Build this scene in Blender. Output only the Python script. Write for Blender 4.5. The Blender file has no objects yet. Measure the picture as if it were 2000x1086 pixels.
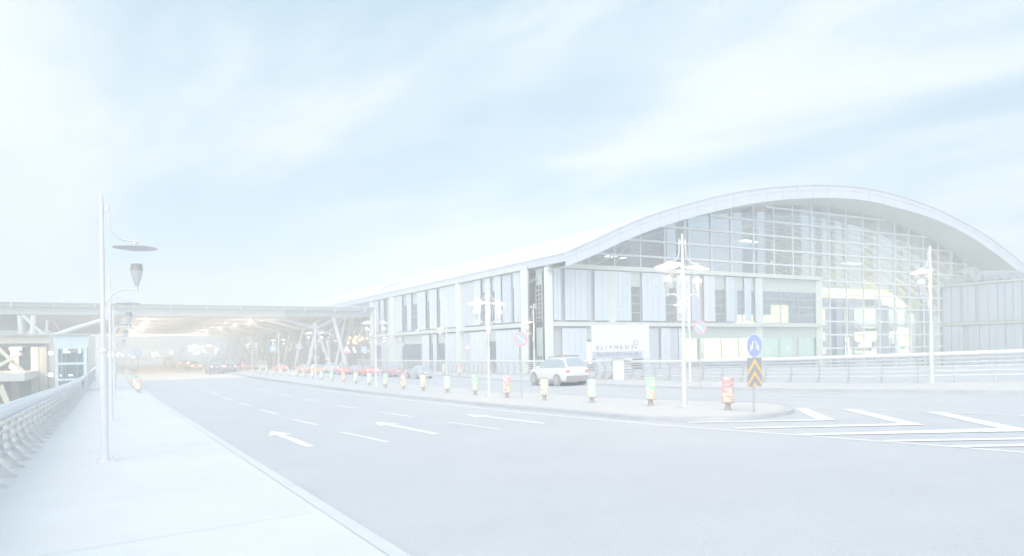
SKY_B = (4.7, 7.0, 8.6, 1); SKY_W = (8.9, 9.5, 9.8, 1); SKY_K = .050
SUN_E = 1.5; EXPO = 1.13
HAZE_D = .006; HAZE_C = (.925, .93, .93)
ASPH = (.61, .615, .64)
LITW = 1.7; LAMP_E = .95; SKY_X = 0.0; SKY_Y = 0.0; CAN_E = 520; LAMP_P = 2.4
import bpy, bmesh, math, random
from mathutils import Vector, Matrix
random.seed(7)
R = math.radians
S = bpy.context.scene
COL = S.collection
# ---------------------------------------------------------------- camera
F = 1440.0; CX = 1000.0; HY = 682.0; ROLL = R(0.8); ZC = 2.6
ca, sa = math.cos(ROLL), math.sin(ROLL)
cam_d = bpy.data.cameras.new('camera'); cam = bpy.data.objects.new('camera', cam_d); COL.objects.link(cam)
cam_d.sensor_width = 36; cam_d.lens = 36*F/2000; cam_d.shift_y = (HY-543)/2000
cam_d.clip_start = .1; cam_d.clip_end = 5000
rt, up, fw = Vector((ca, 0, -sa)), Vector((sa, 0, ca)), Vector((0, 1, 0))
M4 = Matrix.Identity(4)
for i in range(3):
    M4[i][0], M4[i][1], M4[i][2] = rt[i], up[i], -fw[i]
M4[2][3] = ZC
cam.matrix_world = M4
S.camera = cam
# ---------------------------------------------------------------- light
SUN_EL, SUN_AZ = R(36), R(193)          # azimuth measured from +Y clockwise: behind the camera, a little to the left
w = bpy.data.worlds.new('World'); S.world = w; w.use_nodes = True
nt = w.node_tree; nt.nodes.clear()
def N(t, nt_=None, **k):
    n = (nt_ or nt).nodes.new(t)
    for a, b in k.items(): setattr(n, a, b)
    return n
out = N('ShaderNodeOutputWorld'); bg = N('ShaderNodeBackground')
sky = N('ShaderNodeTexSky', sky_type='NISHITA', sun_disc=False)
sky.sun_elevation = SUN_EL; sky.sun_rotation = SUN_AZ; sky.air_density = .9; sky.dust_density = 1.5
tc = N('ShaderNodeTexCoord'); sep = N('ShaderNodeSeparateXYZ')
L = nt.links.new
L(tc.outputs['Generated'], sep.inputs[0])
add = N('ShaderNodeMath', operation='ADD'); add.inputs[1].default_value = .12; L(sep.outputs[2], add.inputs[0])
mx = N('ShaderNodeMath', operation='MAXIMUM'); mx.inputs[1].default_value = .05; L(add.outputs[0], mx.inputs[0])
dv = N('ShaderNodeVectorMath', operation='DIVIDE'); cmb = N('ShaderNodeCombineXYZ')
for i in range(3): L(mx.outputs[0], cmb.inputs[i])
L(tc.outputs['Generated'], dv.inputs[0]); L(cmb.outputs[0], dv.inputs[1])
mr0 = N('ShaderNodeMapping'); mr0.inputs['Rotation'].default_value = (0, 0, R(42)); L(dv.outputs[0], mr0.inputs[0])
mp = N('ShaderNodeMapping'); mp.inputs['Scale'].default_value = (.30, .80, 0); mp.inputs['Location'].default_value = (SKY_X, SKY_Y, 0)
L(mr0.outputs[0], mp.inputs[0])
nz = N('ShaderNodeTexNoise'); nz.inputs['Scale'].default_value = 1.15; nz.inputs['Detail'].default_value = 7; nz.inputs['Roughness'].default_value = .56
nz.inputs['Distortion'].default_value = .35
L(mp.outputs[0], nz.inputs['Vector'])
rp = N('ShaderNodeValToRGB'); rp.color_ramp.elements[0].position = .40; rp.color_ramp.elements[1].position = .62
rp.color_ramp.interpolation = 'EASE'
L(nz.outputs[0], rp.inputs[0])
hf = N('ShaderNodeMapRange'); hf.inputs[1].default_value = .04; hf.inputs[2].default_value = .26; hf.inputs[3].default_value = .42; hf.inputs[4].default_value = 1; L(sep.outputs[2], hf.inputs[0])
hm_ = N('ShaderNodeMath', operation='MULTIPLY'); L(rp.outputs[0], hm_.inputs[0]); L(hf.outputs[0], hm_.inputs[1])   # clouds thin out towards the horizon
mix = N('ShaderNodeMix', data_type='RGBA'); L(hm_.outputs[0], mix.inputs[0])
skg = N('ShaderNodeMix', data_type='RGBA'); skg.inputs[0].default_value = .85   # thin cloud veil over the clear sky
L(sky.outputs[0], skg.inputs[6]); skg.inputs[7].default_value = SKY_B
L(skg.outputs[2], mix.inputs[6]); mix.inputs[7].default_value = SKY_W
L(mix.outputs[2], bg.inputs[0]); bg.inputs[1].default_value = SKY_K; L(bg.outputs[0], out.inputs[0])
sd = bpy.data.lights.new('sun', 'SUN'); sun = bpy.data.objects.new('sun', sd); COL.objects.link(sun)
sd.energy = SUN_E; sd.angle = R(70); sd.color = (1, .955, .91)
sv = Vector((math.sin(SUN_AZ)*math.cos(SUN_EL), math.cos(SUN_AZ)*math.cos(SUN_EL), math.sin(SUN_EL)))
sun.rotation_euler = sv.to_track_quat('Z', 'Y').to_euler(); sun.location = sv*50
S.view_settings.view_transform = 'Standard'; S.view_settings.look = 'None'
S.view_settings.exposure = EXPO; S.view_settings.gamma = 1
S.cycles.use_denoising = True; S.cycles.max_bounces = 8; S.cycles.transparent_max_bounces = 12
S.cycles.volume_bounces = 3; S.cycles.use_adaptive_sampling = True; S.cycles.adaptive_threshold = .02
S.cycles.sample_clamp_indirect = 4; S.cycles.sample_clamp_direct = 0
S.cycles.caustics_reflective = False; S.cycles.caustics_refractive = False
# ---------------------------------------------------------------- geometry of the place
D = Vector((-.48, .8773)).normalized(); NN = Vector((D.y, -D.x))       # along the road, and across it to the right
TH = math.atan2(NN.y, NN.x)                                             # heading of the cross direction
def ray(px, py):
    u = px-CX; v = HY-py
    return Vector((u*ca+v*sa, F, -u*sa+v*ca))/F
def sn(p): return p.x*D.x+p.y*D.y, p.x*NN.x+p.y*NN.y
def xy(s, n): return Vector((s*D.x+n*NN.x, s*D.y+n*NN.y))
def sm(t):
    t = max(0, min(1, t)); return t*t*(3-2*t)
def gz(x, y):                                                          # height of the road surface: falls gently, then levels under the canopy
    s, n = x*D.x+y*D.y, x*NN.x+y*NN.y
    a, b = 45, 95
    if s < a: f = -.0174*s
    elif s < b: f = -.0174*(s-(s-a)**2/(2*(b-a)))
    else: f = -.0174*(a+(b-a)/2)
    return ZC-2.425+f+.0183*n*(1-.6*sm((s-40)/80))
def PT(px, py, t):                                                     # point seen at a pixel, at depth t
    r = ray(px, py)*t; return Vector((r.x, r.y, r.z+ZC))
def G(px, py, dz=0):                                                   # point of the road surface seen at a pixel
    r = ray(px, py); t0 = 3.0; f0 = None; t = t0
    while t < 900:
        p = r*t; v = p.z+ZC-gz(p.x, p.y)-dz
        if v < 0: break
        t0 = t; t *= 1.04
    a, b = t0, t
    for _ in range(40):
        m = (a+b)/2; p = r*m
        if p.z+ZC-gz(p.x, p.y)-dz < 0: b = m
        else: a = m
    p = r*a; return Vector((p.x, p.y, p.z+ZC))
def ON_S(px, py, s):
    r = ray(px, py); t = s/(r.x*D.x+r.y*D.y); return PT(px, py, t)
def ON_N(px, py, n):
    r = ray(px, py); t = n/(r.x*NN.x+r.y*NN.y); return PT(px, py, t)
def SN(s, n, z):
    q = xy(s, n); return Vector((q.x, q.y, z))
def SG(s, n, dz=0):
    q = xy(s, n); return Vector((q.x, q.y, gz(q.x, q.y)+dz))
# ---------------------------------------------------------------- materials
MATS = {}
def mat(name, c, rough=.6, metal=0, var=.06, scale=3.0, bump=0, emit=0, ecol=None, spec=.5, bscale=None, streak=None):
    if name in MATS: return MATS[name]
    m = bpy.data.materials.new(name); m.use_nodes = True; t = m.node_tree; b = t.nodes['Principled BSDF']
    b.inputs['Roughness'].default_value = rough; b.inputs['Metallic'].default_value = metal
    b.inputs['Specular IOR Level'].default_value = spec
    tcn = t.nodes.new('ShaderNodeTexCoord'); mpn = t.nodes.new('ShaderNodeMapping'); t.links.new(tcn.outputs['Object'], mpn.inputs[0])
    if streak: mpn.inputs['Scale'].default_value = streak
    no = t.nodes.new('ShaderNodeTexNoise'); no.inputs['Scale'].default_value = scale; no.inputs['Detail'].default_value = 6
    no.inputs['Roughness'].default_value = .62
    t.links.new(mpn.outputs[0], no.inputs['Vector'])
    mr = t.nodes.new('ShaderNodeMapRange'); mr.inputs[1].default_value = .25; mr.inputs[2].default_value = .75
    mr.inputs[3].default_value = 1-var; mr.inputs[4].default_value = 1+var
    t.links.new(no.outputs[0], mr.inputs[0])
    vm = t.nodes.new('ShaderNodeVectorMath'); vm.operation = 'SCALE'; vm.inputs[0].default_value = c[:3]
    t.links.new(mr.outputs[0], vm.inputs['Scale']); t.links.new(vm.outputs[0], b.inputs['Base Color'])
    if bump:
        bn = t.nodes.new('ShaderNodeTexNoise'); bn.inputs['Scale'].default_value = bscale or scale*12; bn.inputs['Detail'].default_value = 4
        t.links.new(tcn.outputs['Object'], bn.inputs['Vector'])
        bu = t.nodes.new('ShaderNodeBump'); bu.inputs['Strength'].default_value = bump; bu.inputs['Distance'].default_value = .02
        t.links.new(bn.outputs[0], bu.inputs['Height']); t.links.new(bu.outputs[0], b.inputs['Normal'])
    if emit:
        b.inputs['Emission Color'].default_value = (*(ecol or c)[:3], 1); b.inputs['Emission Strength'].default_value = emit
    MATS[name] = m; return m
def glassmat(name, tint, gl=.25, rough=.03, gcol=(.9, .95, 1)):
    if name in MATS: return MATS[name]
    m = bpy.data.materials.new(name); m.use_nodes = True; t = m.node_tree; t.nodes.clear()
    o = t.nodes.new('ShaderNodeOutputMaterial'); tr = t.nodes.new('ShaderNodeBsdfTransparent'); g = t.nodes.new('ShaderNodeBsdfGlossy')
    tr.inputs[0].default_value = (*tint, 1); g.inputs['Roughness'].default_value = rough; g.inputs['Color'].default_value = (*gcol, 1)
    fr = t.nodes.new('ShaderNodeLayerWeight'); fr.inputs[0].default_value = .35
    mr = t.nodes.new('ShaderNodeMapRange'); mr.inputs[3].default_value = gl; mr.inputs[4].default_value = min(1, gl+.5)
    t.links.new(fr.outputs['Fresnel'], mr.inputs[0])
    mi = t.nodes.new('ShaderNodeMixShader'); t.links.new(mr.outputs[0], mi.inputs[0]); t.links.new(tr.outputs[0], mi.inputs[1]); t.links.new(g.outputs[0], mi.inputs[2])
    t.links.new(mi.outputs[0], o.inputs[0]); MATS[name] = m; return m
# ---------------------------------------------------------------- mesh builder
class MB:
    def __init__(s): s.v = []; s.f = []
    def poly(s, pts):
        i = len(s.v); s.v += [tuple(p) for p in pts]; s.f.append(tuple(range(i, i+len(pts)))); return s
    def frame(s, o, X, Y, Z):                       # a box spanned by three edge vectors
        o, X, Y, Z = map(Vector, (o, X, Y, Z)); i = len(s.v)
        s.v += [tuple(p) for p in (o, o+X, o+X+Y, o+Y, o+Z, o+X+Z, o+X+Y+Z, o+Y+Z)]
        if X.cross(Y).dot(Z) > 0: fs = ((0, 3, 2, 1), (4, 5, 6, 7), (0, 1, 5, 4), (1, 2, 6, 5), (2, 3, 7, 6), (3, 0, 4, 7))
        else: fs = ((0, 1, 2, 3), (4, 7, 6, 5), (0, 4, 5, 1), (1, 5, 6, 2), (2, 6, 7, 3), (3, 7, 4, 0))
        s.f += [tuple(a+i for a in f) for f in fs]; return s
    def box(s, c, d, rz=0):
        c = Vector(c); X = Vector((math.cos(rz), math.sin(rz), 0))*d[0]; Y = Vector((-math.sin(rz), math.cos(rz), 0))*d[1]; Z = Vector((0, 0, d[2]))
        return s.frame(c-X/2-Y/2-Z/2, X, Y, Z)
    def beam(s, p, q, w_, h, upv=(0, 0, 1)):
        p, q = Vector(p), Vector(q); a = q-p; d = a.normalized(); u = Vector(upv)
        if abs(d.dot(u)) > .98: u = Vector((1, 0, 0))
        x = d.cross(u).normalized(); z = x.cross(d).normalized()
        return s.frame(p-x*w_/2-z*h/2, a, x*w_, z*h)
    def tube(s, pts, r, k=10, caps=True):
        pts = [Vector(p) for p in pts]; rs = r if isinstance(r, (list, tuple)) else [r]*len(pts); i0 = len(s.v); pn = None
        for i, p in enumerate(pts):
            d = (pts[min(i+1, len(pts)-1)]-pts[max(i-1, 0)]).normalized()
            if pn is None:
                h = Vector((0, 0, 1)) if abs(d.z) < .9 else Vector((1, 0, 0)); a = d.cross(h).normalized()
            else: a = (pn-d*pn.dot(d)).normalized()
            pn = a; b = d.cross(a)
            for j in range(k):
                t = 2*math.pi*j/k; s.v.append(tuple(p+(a*math.cos(t)+b*math.sin(t))*rs[i]))
        for i in range(len(pts)-1):
            for j in range(k):
                a0 = i0+i*k+j; a1 = i0+i*k+(j+1) % k; s.f.append((a0, a1, a1+k, a0+k))
        if caps:
            s.f.append(tuple(i0+j for j in reversed(range(k)))); e = i0+(len(pts)-1)*k; s.f.append(tuple(e+j for j in range(k)))
        return s
    def lathe(s, prof, k=20, o=(0, 0, 0), axis='z'):
        o = Vector(o); i0 = len(s.v)
        for r, h in prof:
            for j in range(k):
                t = 2*math.pi*j/k; c, q = r*math.cos(t), r*math.sin(t)
                s.v.append(tuple(o+(Vector((c, q, h)) if axis == 'z' else Vector((c, h, q)) if axis == 'y' else Vector((h, c, q)))))
        for i in range(len(prof)-1):
            for j in range(k):
                a0 = i0+i*k+j; a1 = i0+i*k+(j+1) % k
                s.f.append((a0, a1, a1+k, a0+k) if axis != 'y' else (a0, a0+k, a1+k, a1))
        s.f.append(tuple(i0+j for j in (reversed(range(k)) if axis != 'y' else range(k))))
        e = i0+(len(prof)-1)*k; s.f.append(tuple(e+j for j in (range(k) if axis != 'y' else reversed(range(k)))))
        return s
    def prism(s, pts, ex):                          # polygon extruded by a vector
        ex = Vector(ex); pts = [Vector(p) for p in pts]; i = len(s.v); n = len(pts)
        s.v += [tuple(p) for p in pts]+[tuple(p+ex) for p in pts]
        s.f.append(tuple(i+j for j in range(n))); s.f.append(tuple(i+n+j for j in reversed(range(n))))
        for j in range(n): s.f.append((i+(j+1) % n, i+j, i+n+j, i+n+(j+1) % n))
        return s
    def strip(s, A, B):                             # ruled surface between two rows of points
        i = len(s.v); n = len(A); s.v += [tuple(p) for p in A]+[tuple(p) for p in B]
        for j in range(n-1): s.f.append((i+j, i+j+1, i+n+j+1, i+n+j))
        return s
    def build(s, name, m, parent=None, smooth=False, origin=None):
        if origin is None and parent is None and s.v:
            mn = [min(v[i] for v in s.v) for i in range(3)]; mxx = [max(v[i] for v in s.v) for i in range(3)]
            origin = Vector(((mn[0]+mxx[0])/2, (mn[1]+mxx[1])/2, mn[2]))
        o3 = Vector(origin) if origin is not None else Vector((0, 0, 0))
        me = bpy.data.meshes.new(name); me.from_pydata([tuple(Vector(v)-o3) for v in s.v], [], s.f)
        bm = bmesh.new(); bm.from_mesh(me); bmesh.ops.recalc_face_normals(bm, faces=bm.faces); bm.to_mesh(me); bm.free()
        if smooth:
            for p in me.polygons: p.use_smooth = True
            if hasattr(me, 'set_sharp_from_angle'): me.set_sharp_from_angle(angle=R(40))
        me.materials.append(m); o = bpy.data.objects.new(name, me); COL.objects.link(o); o.location = o3
        if parent: o.parent = parent
        return o
def tag(o, label=None, cat=None, group=None, kind=None):
    if label: o['label'] = label
    if cat: o['category'] = cat
    if group: o['group'] = group
    if kind: o['kind'] = kind
    return o
def empty(name, loc, rz=0):
    o = bpy.data.objects.new(name, None); COL.objects.link(o); o.location = loc; o.rotation_euler = (0, 0, rz); o.empty_display_size = .3; return o
def kids(o): return [c for c in bpy.data.objects if c.parent == o]
def copy_tree(o, parent=None):
    c = o.copy(); COL.objects.link(c); c.parent = parent
    for ch in kids(o): copy_tree(ch, c)
    return c
ORD = ['first', 'second', 'third', 'fourth', 'fifth', 'sixth', 'seventh', 'eighth', 'ninth', 'tenth', 'eleventh', 'twelfth', 'thirteenth', 'fourteenth', 'fifteenth', 'sixteenth', 'seventeenth', 'eighteenth', 'nineteenth', 'twentieth', 'twenty-first', 'twenty-second', 'twenty-third']
# ================================================================ ground, roads, pavements
m_asph = mat('asphalt', ASPH, .85, var=.05, scale=.35, bump=.35, bscale=70)
# fine aggregate speckle in the asphalt
_t = m_asph.node_tree; _b = _t.nodes['Principled BSDF']; _n = _t.nodes.new('ShaderNodeTexNoise'); _n.inputs['Scale'].default_value = 28; _n.inputs['Detail'].default_value = 8
_tc = _t.nodes.new('ShaderNodeTexCoord'); _t.links.new(_tc.outputs['Object'], _n.inputs['Vector'])
_mr = _t.nodes.new('ShaderNodeMapRange'); _mr.inputs[1].default_value = .3; _mr.inputs[2].default_value = .7; _mr.inputs[3].default_value = .93; _mr.inputs[4].default_value = 1.07
_t.links.new(_n.outputs[0], _mr.inputs[0]); _v = _t.nodes.new('ShaderNodeVectorMath'); _v.operation = 'SCALE'
_src = _b.inputs['Base Color'].links[0].from_socket; _t.links.new(_src, _v.inputs[0]); _t.links.new(_mr.outputs[0], _v.inputs['Scale']); _t.links.new(_v.outputs[0], _b.inputs['Base Color'])
m_walk = mat("pale_pavement", (.74, .76, .79), .9, var=.05, scale=.5, bump=.15)
m_isl = mat('island_pavement', (.69, .68, .68), .9, var=.05, scale=.6, bump=.15)
m_kerb = mat('kerb_stone', (.58, .59, .61), .85, var=.10, scale=2, bump=.2)
m_kerbw = mat('kerb_white', (.72, .745, .77), .85, var=.05, scale=2)
m_paint = mat('road_paint', (.95, .95, .95), .7, var=.04, scale=4)
_pt = m_paint.node_tree; _pb = _pt.nodes['Principled BSDF']; _pn = _pt.nodes.new('ShaderNodeTexNoise'); _pn.inputs['Scale'].default_value = 5; _pn.inputs['Detail'].default_value = 9; _pn.inputs['Roughness'].default_value = .75
_ptc = _pt.nodes.new('ShaderNodeTexCoord'); _pt.links.new(_ptc.outputs['Object'], _pn.inputs['Vector']); _pr = _pt.nodes.new('ShaderNodeValToRGB'); _pr.color_ramp.elements[0].position = .36; _pr.color_ramp.elements[1].position = .46
_pt.links.new(_pn.outputs[0], _pr.inputs[0]); _pm = _pt.nodes.new('ShaderNodeMix'); _pm.data_type = 'RGBA'; _pt.links.new(_pr.outputs[0], _pm.inputs[0]); _pm.inputs[6].default_value = (*ASPH, 1)
_pt.links.new(_pb.inputs['Base Color'].links[0].from_socket, _pm.inputs[7]); _pt.links.new(_pm.outputs[2], _pb.inputs['Base Color'])
m_conc = mat('concrete', (.60, .59, .57), .9, var=.1, scale=.4, bump=.2)
m_land = mat('lower_ground', (.50, .51, .50), .95, var=.2, scale=.03)
m_apron = mat('lamplit_paving', (.88, .80, .70), .85, var=.06, scale=.3)
GZ = -6.4
mb = MB(); nst = 24
for i in range(nst):
    for j in range(nst):
        x0, x1 = -2400+i*200, -2200+i*200; y0, y1 = -1200+j*200, -1000+j*200
        mb.poly([(x0, y0, GZ), (x1, y0, GZ), (x1, y1, GZ), (x0, y1, GZ)])
tag(mb.build('ground', m_land), kind='structure')
def ribbon(n0, n1, s0, s1, step=3, dz=0, thick=None):
    mb = MB(); k = max(1, int((s1-s0)/step)); S_ = [s0+(s1-s0)*i/k for i in range(k+1)]
    nn = max(1, int(abs(n1-n0)/4))
    for j in range(nn):
        a, b = n0+(n1-n0)*j/nn, n0+(n1-n0)*(j+1)/nn
        mb.strip([SG(s, b, dz) for s in S_], [SG(s, a, dz) for s in S_])
    if thick:
        for a in (n0, n1): mb.strip([SG(s, a, dz) for s in S_], [SG(s, a, dz-thick) for s in S_])
        mb.strip([SG(s, n0, dz-thick) for s in S_], [SG(s, n1, dz-thick) for s in S_])
        for s in (s0, s1): mb.poly([SG(s, n0, dz), SG(s, n1, dz), SG(s, n1, dz-thick), SG(s, n0, dz-thick)])
    return mb
NK = 3.03
tag(ribbon(NK, 62, -30, 420, 3).build('road', m_asph), kind='structure')
tag(ribbon(-2.9, 62.3, -30.5, 420.5, 6, -.05, 1.3).build('road_deck', m_conc), kind='structure')
tag(ribbon(-2.6, NK-.20, -30, 420, 3, .15, .14).build('pavement', m_walk), kind='structure')
# kerb along the left pavement, stone by stone joints come from short segments
mb = MB()
s = -30
while s < 200:
    e = s+2.0
    P0, P1 = SG(s+.01, NK-.24, -.02), SG(e-.01, NK-.24, -.02)
    mb.frame(P0, P1-P0, NN3*.32, (0, 0, .175)) if False else None
    a, b = SG(s+.008, NK-.225, .0), SG(e-.008, NK-.225, .0); c, d_ = SG(s+.008, NK, .0), SG(e-.008, NK, .0)
    top = Vector((0, 0, .16)); tl = Vector((0, 0, .145))
    mb.poly([a+top, b+top, d_+tl, c+tl]); mb.poly([c+tl, d_+tl, d_, c]); mb.poly([a+top, c+tl, c, a]); mb.poly([b+top, d_+tl, d_, b])
    s = e
tag(mb.build('kerb', m_kerbw), kind='structure')
# joints across the left pavement
mb = MB()
for s in [4.6, 7.4, 10.6, 14.5, 18, 21.5, 25, 28.5, 32, 35.5, 39, 42.5, 46, 49.5, 53, 56.5, 60, 63.5, 67, 70.5]:
    a, b = SG(s, -2.5, .153), SG(s+.6, NK-.35, .153)
    mb.poly([a, b, b+D.to_3d()*.012, a+D.to_3d()*.012])
tag(mb.build('pavement_joints', mat('joint', (.67, .69, .72), .9)), kind='structure')
mb = MB(); sg_ = [-30+3*i for i in range(60)]
mb.strip([SG(s, NK+.03, .005) for s in sg_], [SG(s, NK+.0, .005) for s in sg_])
tag(mb.build('gutter_line', mat('gutter_dark', (.52, .54, .57), .9)), kind='structure')
# the median island
topf = [(440, 727), (592, 749), (740, 767), (852, 778), (980, 790), (1117, 801), (1240, 812), (1337, 815), (1433, 813.4), (1491, 809), (1530, 803.7), (1549, 798), (1546, 792), (1530, 788), (1491, 785.4), (1433, 783.5), (1337, 780.5), (1259, 778), (1177, 773.7), (1071, 767.6), (980, 763), (882, 755.5), (806, 750), (700, 743), (560, 731), (470, 722.5)]
isl = [G(x, y, .15) for x, y in topf]
def smooth_loop(P, k=4):
    o = []
    n = len(P)
    for i in range(n):
        p0, p1, p2, p3 = P[i-1], P[i], P[(i+1) % n], P[(i+2) % n]
        if (p2-p1).length > 25: o.append(p1); continue
        for j in range(k):
            t = j/k; o.append(.5*((2*p1)+(p2-p0)*t+(2*p0-5*p1+4*p2-p3)*t*t+(3*p1-p0-3*p2+p3)*t**3))
    return o
cen = sum(isl, Vector())/len(isl)
def flat(p, dz): return Vector((p.x, p.y, gz(p.x, p.y)+dz))
tip = isl[6:17]
ring = isl[:6]+smooth_loop(isl)[6*4:16*4:2]+isl[16:] if False else isl
def inset(P, d_):
    o = []; n = len(P)
    for i in range(n):
        a, b, c = P[i-1].to_2d(), P[i].to_2d(), P[(i+1) % n].to_2d()
        e1, e2 = (b-a).normalized(), (c-b).normalized(); n1, n2 = Vector((-e1.y, e1.x)), Vector((-e2.y, e2.x))
        m = (n1+n2).normalized(); q = b+m*(d_/max(.5, m.dot(n1))); o.append(Vector((q.x, q.y, 0)))
    return o
def densify(P, L_=3.0):
    o = []
    for i in range(len(P)):
        a, b = P[i], P[(i+1) % len(P)]; k = max(1, int((b-a).length/L_))
        for j in range(k): o.append(a.lerp(b, j/k))
    return o
ring = [isl[0]] + isl[1:]
# round the tip
sl = smooth_loop(isl, 4)
ring = sl
area = sum(ring[i-1].x*ring[i].y-ring[i].x*ring[i-1].y for i in range(len(ring)))
if area < 0: ring = ring[::-1]
ins = inset(ring, .28)
mb = MB(); n = len(ring)
for i in range(n):
    j = (i+1) % n
    a, b = flat(ring[i], 0), flat(ring[j], 0); a1, b1 = flat(ring[i], .13), flat(ring[j], .13); a2, b2 = flat(ins[i], .155), flat(ins[j], .155)
    mb.poly([a, b, b1, a1]); mb.poly([a1, b1, b2, a2])
tag(mb.build('island_kerb', m_kerb), kind='structure')
me = bpy.data.meshes.new('median_island'); bm = bmesh.new()
vs = [bm.verts.new(flat(p, .15)) for p in ins]; f = bm.faces.new(vs); bmesh.ops.triangulate(bm, faces=[f])
bmesh.ops.recalc_face_normals(bm, faces=bm.faces); bm.to_mesh(me); bm.free()
o = bpy.data.objects.new('median_island', me); COL.objects.link(o); me.materials.append(m_isl); tag(o, kind='structure')
if me.polygons[0].normal.z < 0: me.flip_normals()
# right-hand pavement: between its kerb and the parapet line
kr = [(2300, 768), (2000, 763.5), (1650, 760.8), (1450, 757.5), (1300, 754.5), (1177, 749.5), (1080, 746), (995, 742), (930, 737.5), (867, 732)]
KR = [G(x, y, .14) for x, y in kr]
rb = [(2330, 744), (2000, 745.5), (1900, 746.3), (1817, 747.5), (1740, 748), (1655, 748), (1580, 747.5), (1500, 747), (1433, 746), (1350, 744.5), (1269, 742.5), (1208, 740), (1155, 737.3), (1080, 734.5), (980, 732), (917, 729.2), (860, 726.5)]
RB = [G(x, y, .15) for x, y in rb]
def extend(P, s1):
    s0, n0 = sn(P[-1]); k = int((s1-s0)/8); return P+[SG(s0+(s1-s0)*(i+1)/k, n0, .15) for i in range(k)]
KR2, RB2 = extend(KR, 400), extend(RB, 400)
def resample(P, s_list):
    Q = [sn(p) for p in P]; o = []
    for s in s_list:
        for i in range(len(Q)-1):
            if (Q[i][0] <= s <= Q[i+1][0]): t = (s-Q[i][0])/(Q[i+1][0]-Q[i][0]+1e-9); o.append(Q[i][1]+(Q[i+1][1]-Q[i][1])*t); break
        else: o.append(Q[0][1] if s < Q[0][0] else Q[-1][1])
    return o
sl_ = [-25+2.0*i for i in range(210)]
nk, nb = resample(KR2, sl_), resample(RB2, sl_)
kpt = [SG(s, n_, .15) for s, n_ in zip(sl_, nk)]; bpt = [SG(s, n_+.5, .15) for s, n_ in zip(sl_, nb)]
k2 = [SG(s, n_+.25, .152) for s, n_ in zip(sl_, nk)]
mb = MB().strip(k2, bpt); mb.strip(bpt, [p-Vector((0, 0, .8)) for p in bpt])
tag(mb.build('far_pavement', m_isl), kind='structure')
mb = MB().strip([p-Vector((0, 0, .16)) for p in kpt], [p-Vector((0, 0, .02)) for p in kpt]); mb.strip([p-Vector((0, 0, .02)) for p in kpt], k2)
tag(mb.build('far_kerb', m_kerb), kind='structure')
# paving under the canopy, warm lamplight put into its pale colour
tag(ribbon(NK+.02, 30, 112, 420, 6, .004).build('canopy_lit_paving', m_apron), kind='structure')
mb = MB()
for i, (s0, w_) in enumerate([(113.5, 2.2), (122, 1.0), (128, .8), (136, .8), (148, 1.4), (163, 1.6), (185, 2), (210, 2), (240, 2.5), (290, 3)]):
    mb.poly([SG(s0, NK+.05, .008), SG(s0, 29.5, .008), SG(s0+w_, 29.5, .008), SG(s0+w_, NK+.05, .008)])
    mb.poly([SG(s0, -2.4, .154), SG(s0, NK-.4, .154), SG(s0+w_, NK-.4, .154), SG(s0+w_, -2.4, .154)])
tag(mb.build('paving_bands', mat('band_paint', (.93, .86, .74), .8)), kind='structure')
# ---------------------------------------------------------------- painted markings
mb = MB()
def seg(p, q, w_=.13, dz=.006):
    a, b = G(*p), G(*q); k = max(1, int((b-a).length/3)); x = (b-a).to_2d().normalized(); x = Vector((-x.y, x.x, 0))*w_/2
    pts = [a.lerp(b, i/k) for i in range(k+1)]
    mb.strip([flat(p_+x, dz) for p_ in pts], [flat(p_-x, dz) for p_ in pts])
for a in [(327.6, 735, 340, 740), (344, 741, 349, 743), (352, 744, 358, 746.4), (363, 748, 370.5, 751), (376.5, 753, 385, 756), (392.4, 759, 402.6, 762.6), (412, 766, 424.4, 771.3), (435.6, 776.5, 452.5, 781.5), (466.5, 787, 489.6, 793.2), (508.8, 800.4, 541.4, 809), (570.6, 818.8, 619, 830), (668.5, 844, 757, 863.5),
          (420, 741, 427.7, 743), (437.4, 745, 447.5, 747.2), (457, 749.5, 468, 752.5), (480.6, 754.5, 493.7, 758), (508.8, 760.8, 526, 765.5), (544.8, 770, 567, 774.3), (592, 779.6, 621, 784.6), (655, 790.7, 696.6, 797.8), (742.5, 805.2, 805, 813.8), (875, 824.7, 975, 838.2)]:
    seg(a[:2], a[2:], .14)
for a in [(375, 736.5, 382, 738.5), (402, 735.5, 410, 737.5)]: seg(a[:2], a[2:], .14)
def pl(P, w_=.13):
    for i in range(len(P)-1): seg(P[i], P[i+1], w_)
pl([(592, 756.5), (740, 775.5), (870, 789.5), (1000, 804)], .14); pl([(1000, 804), (1150, 817.5), (1300, 831), (1480, 844.3), (1650, 857), (1830, 870.5), (2000, 884), (2150, 897)], .16)
pl([(320, 771.6), (392, 767.6)], .35); pl([(399, 767), (450, 763.6)], .35); pl([(457, 763.2), (587, 756.2)], .35)
pl([(1552, 796), (1700, 800.2), (1850, 804.8), (2000, 811.5), (2200, 822)], .15)
pl([(1552, 765), (1700, 766.2), (1850, 768.2), (2000, 771), (2200, 775)], .12)
for a in [(1489, 776, 1643, 781), (1510, 772, 1687, 774.2), (1300, 771.7, 1373, 773.2), (1510, 785.6, 1568, 787), (1112, 763.5, 1180, 766.5), (1000, 757, 1040, 759), (1010, 752, 1050, 754)]: seg(a[:2], a[2:], .12)
def legs(P, dz=.010):
    mb.poly([flat(G(*p), dz) for p in P])
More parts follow.
